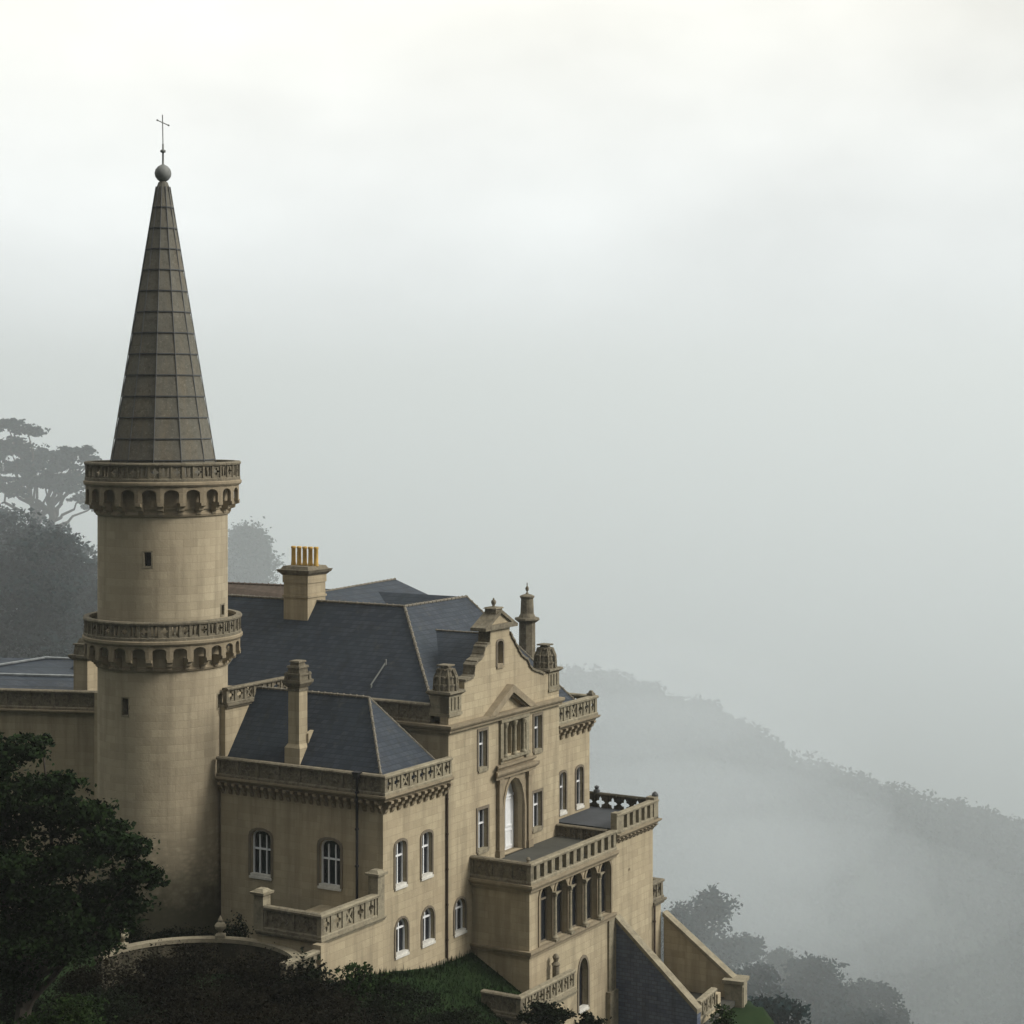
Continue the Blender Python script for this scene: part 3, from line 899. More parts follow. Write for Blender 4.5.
trip = [(S(12.30), -19.50, .66, 1.80, 'rect'), (S(13.32), -19.50, .66, 1.80, 'rect')]
door = (S(12.83), -25.14, 2.25, 4.25, 'pointed')
mb = MB()
sheet(mb, FR, [(0, -33), (FR.L, -33), (FR.L, zc), (0, zc)], [opening(*q) for q in wins + trip], 0, .34) if False else None
outer = [(0, -33), (FR.L, -33), (FR.L, zc)] + [(S(p[0]), p[1]) for p in right[::-1][1:]] 
outer = [(0, -33), (FR.L, -33)] + [(S(p[0]), p[1]) for p in right[::-1]] + [(S(p[0]), p[1]) for p in left[::-1]]
holes = [opening(*q) for q in wins + trip + [gw]]
sheet(mb, FR, outer, holes + [opening(*door)], 0, .34)
# inner skin of the gable, and its edges
top = [(S(p[0]), p[1]) for p in left[1:] + right[:-1]]
n = len(top)
mb.add([FR(p[0], 0, p[1]) for p in top] + [FR(p[0], .55, p[1]) for p in top], [(i, i + 1, n + i + 1, n + i) for i in range(n - 1)])
sheet(mb, FR, [(0, zc - .5), (FR.L, zc - .5)] + [(S(p[0]), p[1]) for p in right[::-1][1:]] + [(S(p[0]), p[1]) for p in left[::-1][:-1]], [opening(*gw)], .55)
# side walls
mb.add([(6.0, v0, -33), (6.0, 28.3, -33), (6.0, 28.3, zc), (6.0, v0, zc)], [(0, 1, 2, 3)])
mb.add([(6.0, v0, zc), (6.0, v0 + .55, zc), (6.0, v0 + .55, -15.45), (6.0, v0, -15.45)], [(0, 1, 2, 3)])
mb.add([(18.15, v0, -33), (18.15, .25, -33), (18.15, .25, -15.45), (18.15, v0, -15.45)], [(0, 1, 2, 3)])
mb.add([(18.15, v0, zc), (18.15, v0 + .55, zc), (18.15, v0 + .55, -15.45), (18.15, v0, -15.45)], [(0, 1, 2, 3)])
GH.part('wall', mb, M['stone'])
for q in (wins[:4]): window(GH, FR, *q, mull=1, transom=(.64,), surround=.16, depth=.27, sillmat='carvedpale')
window(GH, FR, *wins[4], mull=1, transom=(.7,), surround=.12)
window(GH, FR, *gw, mull=0, transom=(), surround=.12, depth=.3, framemat='trim', sillmat='trim')
for q in trip: window(GH, FR, *q, mull=0, transom=(.6,), surround=0, depth=.3, sill=False, framemat='trim')
# door: recessed white doors in a pointed arch
mb = MB(); sheet(mb, FR.off(.62), arch(S(12.83), -25.14, 2.25, 4.25, 'pointed'), [])
dr = GH.part('door', mb, M['white'], label='tall white double door under a pointed arch')
mb = MB()
DS = FR.off(.57)
for k in range(2):
    s0 = S(12.83) - .98 + k * 1.0
    for z0, z1 in ((-25.0, -24.0), (-23.85, -22.2)):
        panel(mb, DS, [(s0 + .08, z0), (s0 + .88, z0), (s0 + .88, z1), (s0 + .08, z1)], [[(s0 + .18, z0 + .1), (s0 + .78, z0 + .1), (s0 + .78, z1 - .1), (s0 + .18, z1 - .1)]], 0, .04)
sbox(mb, DS, S(12.83) - 1.0, S(12.83) + 1.0, -.02, .04, -22.12, -21.98)
GH.part('door_frame', mb, M['white'], dr)
mb = MB()
l = arch(S(12.83), -25.14, 2.25, 4.25, 'pointed'); n = len(l)
mb.add([FR(p[0], .34, p[1]) for p in l] + [FR(p[0], .62, p[1]) for p in l], [(i, (i+1) % n, n + (i+1) % n, n + i) for i in range(n)])
GH.part('jamb', mb, M['trim'], dr)
mb = MB()
panel(mb, FR, arch(S(12.83), -25.14, 2.65, 4.50, 'pointed'), [arch(S(12.83), -25.14, 2.25, 4.25, 'pointed')], -.12, .05)
panel(mb, FR, [(S(11.05), -25.14), (S(14.55), -25.14), (S(14.55), -20.72), (S(11.05), -20.72)], [arch(S(12.83), -25.13, 2.64, 4.42, 'pointed')], -.055, .04)
for sx in (11.18, 14.42):
    sbox(mb, FR, S(sx) - .2, S(sx) + .2, -.22, .02, -25.14, -20.75)
    sbox(mb, FR, S(sx) - .26, S(sx) + .26, -.28, .02, -25.14, -24.7)
    sbox(mb, FR, S(sx) - .26, S(sx) + .26, -.28, .02, -21.0, -20.74)
seg_ = Seg(FR(S(10.85), 0, 0)[:2], FR(S(14.75), 0, 0)[:2])
cornice(mb, seg_, -20.25, .48, .42, 1, 1, .02)
cornice(mb, seg_.off(0, -.15, -.15), -19.95, .28, .34, 1, 1, .02)
GH.part('door_surround', mb, M['trim'])
# triple-light with little columns
mb = MB()
for sx, w_ in ((11.42, .16), (11.80, .13), (12.81, .13), (13.80, .13), (14.25, .16)):
    if w_ == .16:
        sbox(mb, FR, S(sx) - w_, S(sx) + w_, -.14, .02, -19.94, -17.45)
    else:
        mb.lathe(FR(S(sx), -.12, 0)[:2], [(.17, -19.62), (.17, -19.5), (.11, -19.4), (.095, -17.95), (.12, -17.9), (.17, -17.72), (.17, -17.64), (0, -17.64)], 12)
sbox(mb, FR, S(11.25), S(14.42), -.20, .02, -17.60, -17.42)
sbox(mb, FR, S(11.25), S(14.42), -.24, .02, -19.72, -19.58)
GH.part('window_surround', mb, M['carvedpale'])
# string cornice round block and pediment
mb = MB()
cornice(mb, FR, -16.98, .42, .42, 1, 0)
SD = Seg((6.0, 4.2), (6.0, v0))
cornice(mb, SD, -16.98, .42, .42, 0, 1)
GH.part('cornice', mb, M['trim'])
mb = MB()
pa, pb, pc = (S(9.55), -17.0), (S(12.15), -15.50), (S(14.80), -17.0)
th_ = .34
for (a, c2) in ((pa, pb), (pb, pc)):
    dxy = Vector((c2[0] - a[0], c2[1] - a[1])).normalized(); nn = Vector((-dxy.y, dxy.x))
    if a is pa:
        l1 = [(a[0] - .0, a[1]), (a[0] + .75, a[1]), (pb[0], pb[1] - .43), (pb[0], pb[1])]
    else:
        l1 = [(pb[0], pb[1]), (pb[0], pb[1] - .43), (pc[0] - .75, pc[1]), (pc[0], pc[1])]
    for k, (d0, f) in enumerate(((-.46, 0), (-.30, .18))):
        panel(mb, FR, [(x, z - f * .6) for x, z in l1], [], d0, .02 - k * .005)
GH.part('pediment', mb, M['trim'], label='triangular pediment over the middle windows')
# gable coping strips
mb = MB()
copL = [(S(p[0]), p[1]) for p in left[2:]]
copR = [(S(p[0]), p[1]) for p in right[:-2]]
for pts in (copL, copR):
    for i in range(len(pts) - 1):
        (x0, z0), (x1, z1) = pts[i], pts[i + 1]
        if abs(x1 - x0) < .03: continue
        l_ = [(x0 - .04, z0), (x1 + .04, z1), (x1 + .04, z1 + .13), (x0 - .04, z0 + .13)]
        panel(mb, FR, l_, [], -.10 - .003 * (i % 3), .66 + .003 * (i % 3))
# crowning little pediment with finial
pcx = 11.25
panel(mb, FR, [(S(pcx - 1.75), -12.28), (S(pcx + 1.75), -12.28), (S(pcx + 1.75), -12.1), (S(pcx - 1.75), -12.1)], [], -.22, .8)
panel(mb, FR, [(S(pcx - 1.7), -12.1), (S(pcx + 1.7), -12.1), (S(pcx), -11.2)], [[(S(pcx - 1.15), -12.0), (S(pcx + 1.15), -12.0), (S(pcx), -11.40)]], -.20, .78)
c2 = FR(S(pcx - .1), .28, 0)[:2]
mb.frustum(c2, .36, .36, -11.45, -11.15); mb.frustum(c2, .44, .36, -11.15, -11.07)
GH.part('gable_coping', mb, M['carved'])
mb = MB(); panel(mb, FR, [(S(pcx - 1.4), -12.09), (S(pcx + 1.4), -12.09), (S(pcx), -11.32)], [], -.06, .7)
GH.part('gable_crown', mb, M['stone'])
mb = MB()
mb.lathe(c2, [(.12, -11.07), (.07, -10.98), (.12, -10.9), (.15, -10.8), (.11, -10.7), (.05, -10.66), (.05, -10.6), (0, -10.55)], 12)
GH.part('finial', mb, M['carved'])
# corner piers with carved beehive tops
for su, sv in ((6.62, .42), (17.5, .42)):
    mb = MB()
    c2 = (su, sv)
    hw = .62
    mb.box((su - hw, sv - hw + .01, -16.5), (su + hw, sv + hw, -15.45))
    mb.frustum(c2, .66, .66, -16.56, -16.4)
    for sgn in (-.34, 0, .34):
        mb.box((su + sgn - .07, sv - hw - .05, -16.2), (su + sgn + .07, sv - hw + .03, -15.55))
    pr = GH.part('pier', mb, M['carvedpale'])
    mb = MB()
    mb.frustum(c2, .64, .80, -15.45, -15.32); mb.frustum(c2, .80, .76, -15.32, -15.2)
    lv = [(-15.2, .66), (-14.92, .66), (-14.92, .71), (-14.83, .71), (-14.83, .62), (-14.5, .58), (-14.5, .64), (-14.41, .64), (-14.41, .51), (-14.13, .42), (-14.13, .47), (-14.03, .47), (-14.03, .33), (-13.9, .26)]
    for i in range(0, len(lv) - 1, 2):
        mb.frustum(c2, lv[i][1], lv[i+1][1], lv[i][0], lv[i+1][0], 8, math.pi / 8)
    for k in range(8):
        a = math.pi / 4 * k
        mb.tube([(su + .67 * math.cos(a), sv + .67 * math.sin(a), -15.2), (su + .63 * math.cos(a), sv + .63 * math.sin(a), -14.5), (su + .45 * math.cos(a), sv + .45 * math.sin(a), -14.06)], .07, 5)
    mb.frustum(c2, .36, .36, -13.9, -13.82)
    GH.part('pier_top', mb, M['carved'], pr, label='carved beehive shaped pier top')
# parapet beside the left pier (shaded side)
mb = MB()
ps = Seg((6.0, 12.0), (6.0, v0 + 1.15))
balustrade(mb, ps, -16.98, 1.05, 2.2, 'relief', 0, 0, .30)
GH.part('parapet', mb, M['carved'], label='solid side parapet above the hipped wing')
# main roof: four slopes round a sunk flat
zb_, zr = -16.35, -11.30
B = [(6.35, 1.0, -16.35), (22.35, .9, -18.0), (22.35, 28.3, -18.0), (6.35, 28.3, -16.35)]
Tt = [(10.7, 5.85), (17.4, 5.85), (17.4, 24.0), (10.7, 24.0)]
mb = MB()
mb.add([p for p in B] + [(p[0], p[1], zr) for p in Tt], [(0, 1, 5, 4), (1, 2, 6, 5), (2, 3, 7, 6), (3, 0, 4, 7)])
mb.add([(p[0], p[1], zr) for p in Tt] + [(p[0] + a_, p[1] + b_, zr - .7) for p, (a_, b_) in zip(Tt, ((.9, .9), (-.9, .9), (-.9, -.9), (.9, -.9)))],
       [(0, 1, 5, 4), (1, 2, 6, 5), (2, 3, 7, 6), (3, 0, 4, 7), (4, 5, 6, 7)])
# cross gable behind the curved front
gx0, gx1, gzr = 8.2, 15.9, -12.72
mb.add([(gx0, v0 + .5, -15.6), (gx1, v0 + .5, -15.6), (cx, v0 + .5, gzr), (gx0, 6.2, -15.6), (gx1, 6.2, -15.6), (cx, 5.0, gzr)], [(0, 2, 5, 3), (1, 4, 5, 2)])
rf = GH.part('roof', mb, M['slate'])
mb = MB()
T0, T1, T2_, T3 = [(p[0], p[1], zr + .02) for p in Tt]
for a_, b_, r_ in ((T0, T1, .085), (T0, T3, .085), ((6.6, 1.28, zb_ + .32), T0, .09), ((22.3, .95, -17.9), T1, .08), ((cx, v0 + .6, gzr + .02), (cx, 4.9, gzr + .02), .06)):
    mb = MB(); ridge_line(mb, a_, b_, r_); GH.part('ridge_tiles', mb, M['ridge'], rf)
# rear roof ranges
mb = MB()
mb.add([(11.5, 10.5, -12.3), (22.3, 10.5, -12.3), (22.3, 17.5, -12.3), (11.5, 17.5, -12.3), (12.2, 13.2, -11.0), (20.6, 13.2, -10.8)], [(0, 1, 5, 4), (1, 2, 5), (2, 3, 4, 5), (3, 0, 4)])
r2 = GH.part('roof', mb, M['slate'], label='lower rear range of the slate roof')
mb = MB()
ridge_line(mb, (12.2, 13.2, -10.98), (20.6, 13.2, -10.78), .07)
GH.part('ridge_tiles', mb, M['ridge'], r2)
mb = MB()
ridge_line(mb, (13.2, 13.5, -10.75), (12.2, 22.0, -10.75), .10)
mb.add([(12.1, 22.0, -10.78), (13.1, 13.5, -10.78), (12.2, 13.0, -11.4), (11.4, 22.0, -11.4)], [(0, 1, 2, 3)])
GH.part('ridge_tiles', mb, M['brownridge'], r2)
# roof ladder hooks (skylight bars) on the long slope
for (px0, py0) in ((233, 662), (380, 676)):
    uu, vv = None, None
    mb = MB()
    # point on the slope: plane through u=6.35..10.7
    k = (zr - zb_) / (10.7 - 6.35)
    best = None
    for i in range(400):
        u_ = 6.4 + i * .01
        rr = (px0 - 512) / 1950
        v_ = (rr * (C0[1] + u_ * ST) - C0[0] - u_ * CT) / (-ST - rr * CT)
        Yw = W(u_, v_).y; zz = zb_ + k * (u_ - 6.35)
        e = abs(410 - zz * 1950 / Yw - py0)
        if best is None or e < best[0]: best = (e, u_, v_, zz)
    _, u_, v_, zz = best
    mb.tube([(u_ - .55, v_ + .25, zz - .55 * k + .18), (u_ + .55, v_ - .05, zz + .55 * k + .12)], .045, 5)
    mb.tube([(u_ + .50, v_ - .05, zz + .55 * k - .1), (u_ + .50, v_ - .05, zz + .55 * k + .25)], .06, 5)
    mb.tube([(u_ - .50, v_ + .25, zz - .55 * k - .1), (u_ - .50, v_ + .25, zz - .55 * k + .2)], .06, 5)
    GH.part('roof_bar', mb, M['metal'])
# big chimney with five yellow pots
cc = (10.65, 12.95)
mb = MB()
mb.box((cc[0] - .88, cc[1] - .88, -13.4), (cc[0] + .88, cc[1] + .88, -10.2))
mb.box((cc[0] - .94, cc[1] - .94, -11.05), (cc[0] + .94, cc[1] + .94, -10.93))
mb.box((cc[0] - .93, cc[1] - .93, -10.2), (cc[0] + .93, cc[1] + .93, -9.75))
ch = GH.part('chimney', mb, M['stone'], label='broad stone chimney carrying five yellow pots')
mb = MB()
mb.frustum(cc, .95, 1.08, -9.75, -9.6); mb.frustum(cc, 1.12, 1.20, -9.6, -9.42); mb.frustum(cc, 1.02, .9, -9.42, -9.22)
GH.part('cap', mb, M['carved'], ch)
for k in range(5):
    c2 = (cc[0] - .05 + .02 * k, cc[1] + .78 - .40 * k)
    mb = MB(); mb.lathe(c2, [(.15, -9.24), (.155, -9.1), (.135, -9.05), (.125, -8.25), (.15, -8.22), (.15, -8.12), (.13, -8.1), (.09, -8.1), (.09, -8.6)], 12)
    GH.part('chimney_pot', mb, M['pot'], ch, True)
# octagonal chimney behind the gable
cc = (20.5, 3.4)
mb = MB()
mb.frustum(cc, .52, .50, -17, -13.0, 8, math.pi / 8)
mb.frustum(cc, .54, .78, -13.0, -12.82, 8, math.pi / 8); mb.frustum(cc, .78, .74, -12.82, -12.7, 8, math.pi / 8)
mb.lathe(cc, [(.55, -12.7), (.42, -12.45), (.38, -11.55), (.44, -11.47), (.46, -11.38), (.28, -11.3), (.10, -11.25), (.08, -11.18), (0, -11.18)], 14)
ch = GH.part('chimney', mb, M['carved'], label='tall grey octagonal chimney behind the gable')
mb = MB(); mb.lathe(cc, [(.06, -11.2), (.04, -11.1), (.10, -11.02), (.11, -10.9), (.06, -10.82), (.03, -10.75), (.03, -10.6), (0, -10.55)], 10)
GH.part('finial', mb, M['carved'], ch)
# right-hand bay of the house
mb = MB()
ww = [(19.30 - 18.15, -24.10, .78, 2.42, 'seg'), (21.40 - 18.15, -24.10, .86, 2.42, 'seg')]
sheet(mb, WG, [(0, -33), (WG.L, -33), (WG.L, -18.5), (0, -18.5)], [opening(*q) for q in ww], 0, .3)
mb.add([(22.7, .25, -33), (22.7, 28.3, -33), (22.7, 28.3, -18.5), (22.7, .25, -18.5)], [(0, 1, 2, 3)])
GH.part('wall', mb, M['stone'], label='plain right bay with two arched windows')
for q in ww: window(GH, WG, *q, mull=0, transom=(.62,), surround=.14)
mb = MB(); cornice(mb, WG, -18.72, .30, .5, 0, 1)
WE = Seg((22.7, .25), (22.7, 28.2))
cornice(mb, WE, -18.72, .30, .5, 1, 0)
co = GH.part('cornice', mb, M['trim'], label='bracketed cornice of the right bay')
corbels(GH, co, WG, -19.0, 7, .24, .72, .44, 'trim', .25, .1)
corbels(GH, co, WE, -19.0, 39, .24, .72, .44, 'trim', .15, .2)
mb = MB(); balustrade(mb, WG.off(-.34, 0, .34), -18.72, 1.22, .82, 'tracery', 0, 1, post=.2)
balustrade(mb, WE.off(-.34, .34, 0), -18.72, 1.22, .95, 'tracery', 1, 0, post=.2)
GH.part('parapet', mb, M['carvedpale'], label='pierced parapet of the right bay')
mb = MB(); mb.box((22.5, -.05, -17.5), (22.9, .35, -17.36)); mb.frustum((22.7, .15), .14, .08, -17.36, -17.2)
GH.part('finial', mb, M['carved'])
# low rear-left wing with pierced parapet next to the tower
SW = Seg((.3, 10.55), (6.0, 10.55))
mb = MB(); sheet(mb, SW, [(0, -31), (SW.L, -31), (SW.L, -16.0), (0, -16.0)], [], 0)
mb.add([(.3, 10.55, -31), (.3, 20, -31), (.3, 20, -16), (.3, 10.55, -16)], [(0, 1, 2, 3)])
mb.add([(.3, 10.55, -16), (6.4, 10.55, -16), (6.4, 20, -16), (.3, 20, -16)], [(0, 1, 2, 3)])
GH.part('wall', mb, M['stone'], label='low wing wall between tower and hipped roof')
mb = MB(); cornice(mb, SW, -15.98, .2, .2, 0, 0); balustrade(mb, SW.off(-.1), -15.98, .92, .85, 'tracery', 0, 0, post=.18)
GH.part('parapet', mb, M['carved'], label='short pierced parapet beside the tower')

# ------------------------------------------------------------------ ARCADED PORCH
AP = Thing('arcaded_porch', 'projecting stone porch with five tall arches, slender columns and balustraded roof terrace', 'porch', (13, -2, -37))
PF = Seg((8.4, -3.8), (18.15, -3.8)); PL = Seg((8.4, v0), (8.4, -3.8))
q_ = lambda u: u - 8.4
mb = MB()
arches = [(q_(10.15 + 1.73 * i), -29.22, 1.36, 3.20, 'round') for i in range(5)]
lw = (q_(14.45), -33.95, 1.06, 2.92, 'pointed')
sheet(mb, PF, [(0, -40), (PF.L, -40), (PF.L, -25.9), (0, -25.9)], [opening(*q) for q in arches + [lw]], 0, .40)
for i in (0,):
    pass
sheet(mb, PL, [(0, -40), (PL.L, -40), (PL.L, -25.9), (0, -25.9)], [], 0)
mb.add([(18.15, -3.8, -40), (18.15, v0, -40), (18.15, v0, -25.9), (18.15, -3.8, -25.9)], [(0, 1, 2, 3)])
mb.add([(8.45, -3.4, -29.3), (18.1, -3.4, -29.3), (18.1, v0, -29.3), (8.45, v0, -29.3)], [(0, 1, 2, 3)])
AP.part('wall', mb, M['stone'])
window(AP, PF, *lw, mull=0, transom=(), surround=.18, depth=.3, framemat='trim')
for q in arches: window(AP, PF, *q, mull=1, transom=(.74,), surround=0, depth=.34, sill=False, framemat='surround')
mb = MB()
for i in range(5):
    panel(mb, PF, arch(q_(10.15 + 1.73 * i), -29.22, 1.66, 3.38, 'round', 12), [arch(q_(10.15 + 1.73 * i), -29.21, 1.36, 3.19, 'round', 12)], -.07, .02)
AP.part('arch_moulding', mb, M['trim'])
me = None
for i in range(4):
    c2 = PF(q_(10.15 + 1.73 * (i + .5)), -.10, 0)[:2]
    if me is None:
        mb = MB()
        mb.frustum((0, 0), .22, .22, 0, .12); mb.lathe((0, 0), [(.20, .12), (.21, .2), (.15, .28), (.125, .34), (.11, 2.30), (.13, 2.34), (.115, 2.38), (.18, 2.55), (.18, 2.6), (0, 2.6)], 14)
        mb.frustum((0, 0), .19, .19, 2.6, 2.7)
        me = bpy.data.meshes.new('column'); me.from_pydata(mb.v, [], mb.f); me.materials.append(M['carvedpale']); me.update()
    o = bpy.data.objects.new('column', me); COL.objects.link(o); o.parent = AP.o
    o.location = Vector((c2[0], c2[1], -29.24)) - AP.base
mb = MB()
cornice(mb, PF, -25.62, .42, .38, 1, 0); cornice(mb, PL, -25.62, .42, .38, 0, 1)
AP.part('cornice', mb, M['trim'])
mb = MB()
cornice(mb, PF, -29.24, .34, .24, 1, 0, .3); cornice(mb, PL, -29.24, .34, .24, 0, 1, .05)
AP.part('string_course', mb, M['trim'])
mb = MB(); sbox(mb, PF, PF.L - .75, PF.L - .02, -.12, .02, -38, -29.6); sbox(mb, PF, PF.L - .95, PF.L + .1, -.3, .02, -38, -33.7)
AP.part('buttress', mb, M['carvedpale'])
mb = MB(); balustrade(mb, PF.off(-.18, .18, 0), -25.62, 1.17, .86, 'open', 1, 0, post=.36)
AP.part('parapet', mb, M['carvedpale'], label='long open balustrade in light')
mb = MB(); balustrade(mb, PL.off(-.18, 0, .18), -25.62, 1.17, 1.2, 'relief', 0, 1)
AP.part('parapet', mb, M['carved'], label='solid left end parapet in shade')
mb = MB()
PRt = Seg((17.8, -.2), (17.8, -3.5))
balustrade(mb, PRt, -25.4, .95, .85, 'tracery', 0, 0, .18, post=.14)
AP.part('parapet', mb, M['carved'], label='shaded right end parapet of the porch terrace')
mb = MB(); mb.box((8.38, -3.78, -25.5), (18.1, v0 - .003, -25.16))
AP.part('terrace_floor', mb, M['terrace'])
mb = MB(); mb.lathe((8.45, -3.7), [(.12, -24.45), (.07, -24.38), (.13, -24.3), (.08, -24.18), (0, -24.15)], 10)
AP.part('finial', mb, M['carved'])

# ------------------------------------------------------------------ TERRACE TOWER (right)
TT = Thing('terrace_block', 'square stone block with a dark roof terrace at the right end of the porch', 'building', (20, -2, -37))
TF = Seg((18.17, -3.78), (23.3, -3.78)); TR = Seg((23.3, -3.78), (23.3, 2.0))
mb = MB()
vent = [(24.62 * 0 + q + (2.0), z) for q, z in quatre(0, -27.2, .13)]
sheet(mb, TF, [(0, -42), (TF.L, -42), (TF.L, -24.9), (0, -24.9)], [vent], 0, .2)
sheet(mb, TR, [(0, -42), (TR.L, -42), (TR.L, -24.9), (0, -24.9)], [], 0)
mb.add([(18.17, -3.78, -26), (18.17, -.2, -26), (18.17, -.2, -24.5), (18.17, -3.78, -24.5)], [(0, 1, 2, 3)])
TT.part('wall', mb, M['stone'])
mb = MB(); sbox(mb, TF, 1.8, 2.2, .2, .24, -27.4, -27.0)
TT.part('vent', mb, M['inside'])
mb = MB(); mb.box((18.2, -3.6, -24.8), (23.2, .24, -24.42)); mb.box((22.73, .24, -24.8), (23.2, 2.0, -24.42))
TT.part('terrace_floor', mb, M['terrace2'])
mb = MB(); cornice(mb, TF, -24.75, .26, .42, 0, 1); cornice(mb, TR, -24.75, .26, .42, 1, 0)
co = TT.part('cornice', mb, M['trim'])
corbels(TT, co, TF, -25.0, 11, .18, .38, .36, 'trim', .2, .1)
mb = MB(); balustrade(mb, TF.off(-.2, 0, .2), -24.75, 1.2, .74, 'open', 0, 1, post=.34)
sbox(mb, TF, -.05, .5, -.25, .15, -24.72, -23.5); sbox(mb, TF, TF.L - .35, TF.L + .24, -.25, .3, -24.74, -23.4)
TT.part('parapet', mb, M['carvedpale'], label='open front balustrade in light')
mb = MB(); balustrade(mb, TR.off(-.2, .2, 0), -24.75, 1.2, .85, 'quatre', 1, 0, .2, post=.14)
TT.part('parapet', mb, M['shadestone'], label='dark far parapet with pierced panels')
mb = MB()
mb.lathe((23.35, .1), [(.2, -23.55), (.2, -23.4), (.1, -23.35), (.16, -23.2), (0, -23.1)], 10)
mb.lathe((23.45, -3.85), [(.2, -23.4), (.2, -23.3), (.14, -23.2), (0, -23.1)], 10)
TT.part('finial', mb, M['lead'])
mb = MB(); mb.tube([(23.0, 1.6, -24.4), (23.0, 1.6, -21.8)], .025, 5)
TT.part('lightning_rod', mb, M['metal'])
# small lower turret
TS = Seg((23.32, -3.6), (24.75, -3.6)); TS2 = Seg((24.75, -3.6), (24.75, 0))
mb = MB(); sheet(mb, TS, [(0, -42), (TS.L, -42), (TS.L, -30.0), (0, -30.0)], []); sheet(mb, TS2, [(0, -42), (TS2.L, -42), (TS2.L, -30.0), (0, -30.0)], [])
TT.part('turret', mb, M['stone'], label='small lower turret at the far right corner')
mb = MB(); cornice(mb, TS, -29.85, .3, .28, 0, 1); cornice(mb, TS2, -29.85, .3, .28, 1, 0)
balustrade(mb, TS.off(-.1, 0, .1), -29.85, 1.15, .7, 'tracery', 0, 1, post=.16); balustrade(mb, TS2.off(-.1, .1, 0), -29.85, 1.15, .9, 'tracery', 1, 0, post=.16)
mb.box((23.3, -3.4, -30.1), (24.7, 0, -29.86))
mb.lathe((23.7, -2.2), [(.22, -28.7), (.26, -28.45), (.12, -28.3), (.18, -28.1), (0, -27.95)], 10)
TT.part('turret_parapet', mb, M['carved'])
pipe(TT, [(23.28, -3.9, -36), (23.28, -3.9, -30.0)], .07, 'rust')

# ------------------------------------------------------------------ FLANKING WALLS with sloping copings
def raking(name, label, u, va, za, vb, zb, mat, th=.45, foot=-41):
    T = Thing(name, label, 'wall', (u, va, za - 8))
    sg = Seg((u, va), (u, vb))
    mb = MB(); panel(mb, sg, [(0, foot), (sg.L, foot), (sg.L, zb), (0, za)], [], 0, th)
    T.part('face', mb, M[mat])
    mb = MB(); panel(mb, sg, [(-.05, za), (sg.L + .05, zb), (sg.L + .05, zb + .26), (-.05, za + .26)], [], -.10, th + .10)
    T.part('coping', mb, M['carvedpale'])
    return T
RW1 = raking('raking_wall', 'steep slate clad wall with sloping stone coping right below the arcade', 18.2, -3.95, -29.75, -9.15, -34.35, 'slatewall')
RW2 = raking('raking_wall', 'brown shaded stone wall with sloping coping, farthest right', 24.85, -3.75, -31.0, -8.35, -34.35, 'stone')
GT = Thing('garden_gate_wall', 'low pierced balustrade and square pier between the two sloping walls', 'balustrade', (21.5, -8.9, -38))
sg = Seg((18.75, -9.05), (21.6, -8.75))
mb = MB(); balustrade(mb, sg, -34.95, 1.15, .7, 'tracery', 0, 0, post=.16)
GT.part('balustrade', mb, M['carvedpale'])
mb = MB(); sbox(mb, sg, 0, sg.L, .04, .4, -40, -34.96)
sbox(mb, sg, sg.L + .02, sg.L + .55, -.1, .5, -40, -34.2)
GT.part('wall', mb, M['stone'])
sg2 = Seg((24.45, -8.95), (25.6, -8.75))
mb = MB(); sbox(mb, sg2, 0, sg2.L, -.2, .9, -40, -34.3); sbox(mb, sg2, -.12, sg2.L + .12, -.32, 1.02, -34.3, -34.1); sbox(mb, sg2, .1, .3, -.26, -.2, -36, -34.5)
GT.part('pier', mb, M['carvedpale'])
mb = MB(); mb.poly_solid([(18.6, -9.0, -35.3), (24.7, -8.7, -35.3), (24.7, -3.9, -35.3), (18.6, -3.9, -35.3)], .3)
GT.part('yard_floor', mb, M['terrace'])
GT.o.name = 'low_balustrade'

# ------------------------------------------------------------------ BALCONY at the foot of the porch
BL = Thing('garden_balcony', 'low stone balcony with pierced balustrade wrapped round the foot of the arcaded porch', 'balcony', (8, -4.5, -36))
BR = Seg((5.06, -5.2), (10.95, -5.2)); BLf = Seg((5.06, -2.8), (5.06, -5.2))
mb = MB()
sheet(mb, BR, [(0, -40), (3.3, -40), (3.6, -33.6), (5.89, -32.1), (5.89, -31.75), (0, -31.75)], [])
sheet(mb, BLf, [(0, -40), (BLf.L, -40), (BLf.L, -31.75), (0, -31.75)], [])
mb.box((5.1, -5.15, -32.0), (10.9, -3.81, -31.72)); mb.box((5.1, -3.83, -32.0), (8.38, -2.85, -31.73))
BL.part('wall', mb, M['stone'])
mb = MB(); cornice(mb, BR, -31.7, .25, .15, 1, 0); balustrade(mb, BR, -31.7, 1.08, .62, 'tracery', 1, 0, post=.14)
BL.part('balustrade', mb, M['carvedpale'], label='pierced front balustrade in light')
mb = MB(); cornice(mb, BLf, -31.7, .25, .15, 0, 1); balustrade(mb, BLf, -31.7, 1.08, 1.2, 'relief', 0, 1)
BL.part('balustrade', mb, M['carved'], label='solid left end in shade')
mb = MB(); mb.lathe((10.6, -4.2), [(.2, -31.7), (.2, -30.5), (.26, -30.4), (.12, -30.25), (.2, -30.0), (.1, -29.85), (0, -29.8)], 10)
BL.part('finial', mb, M['carved'])

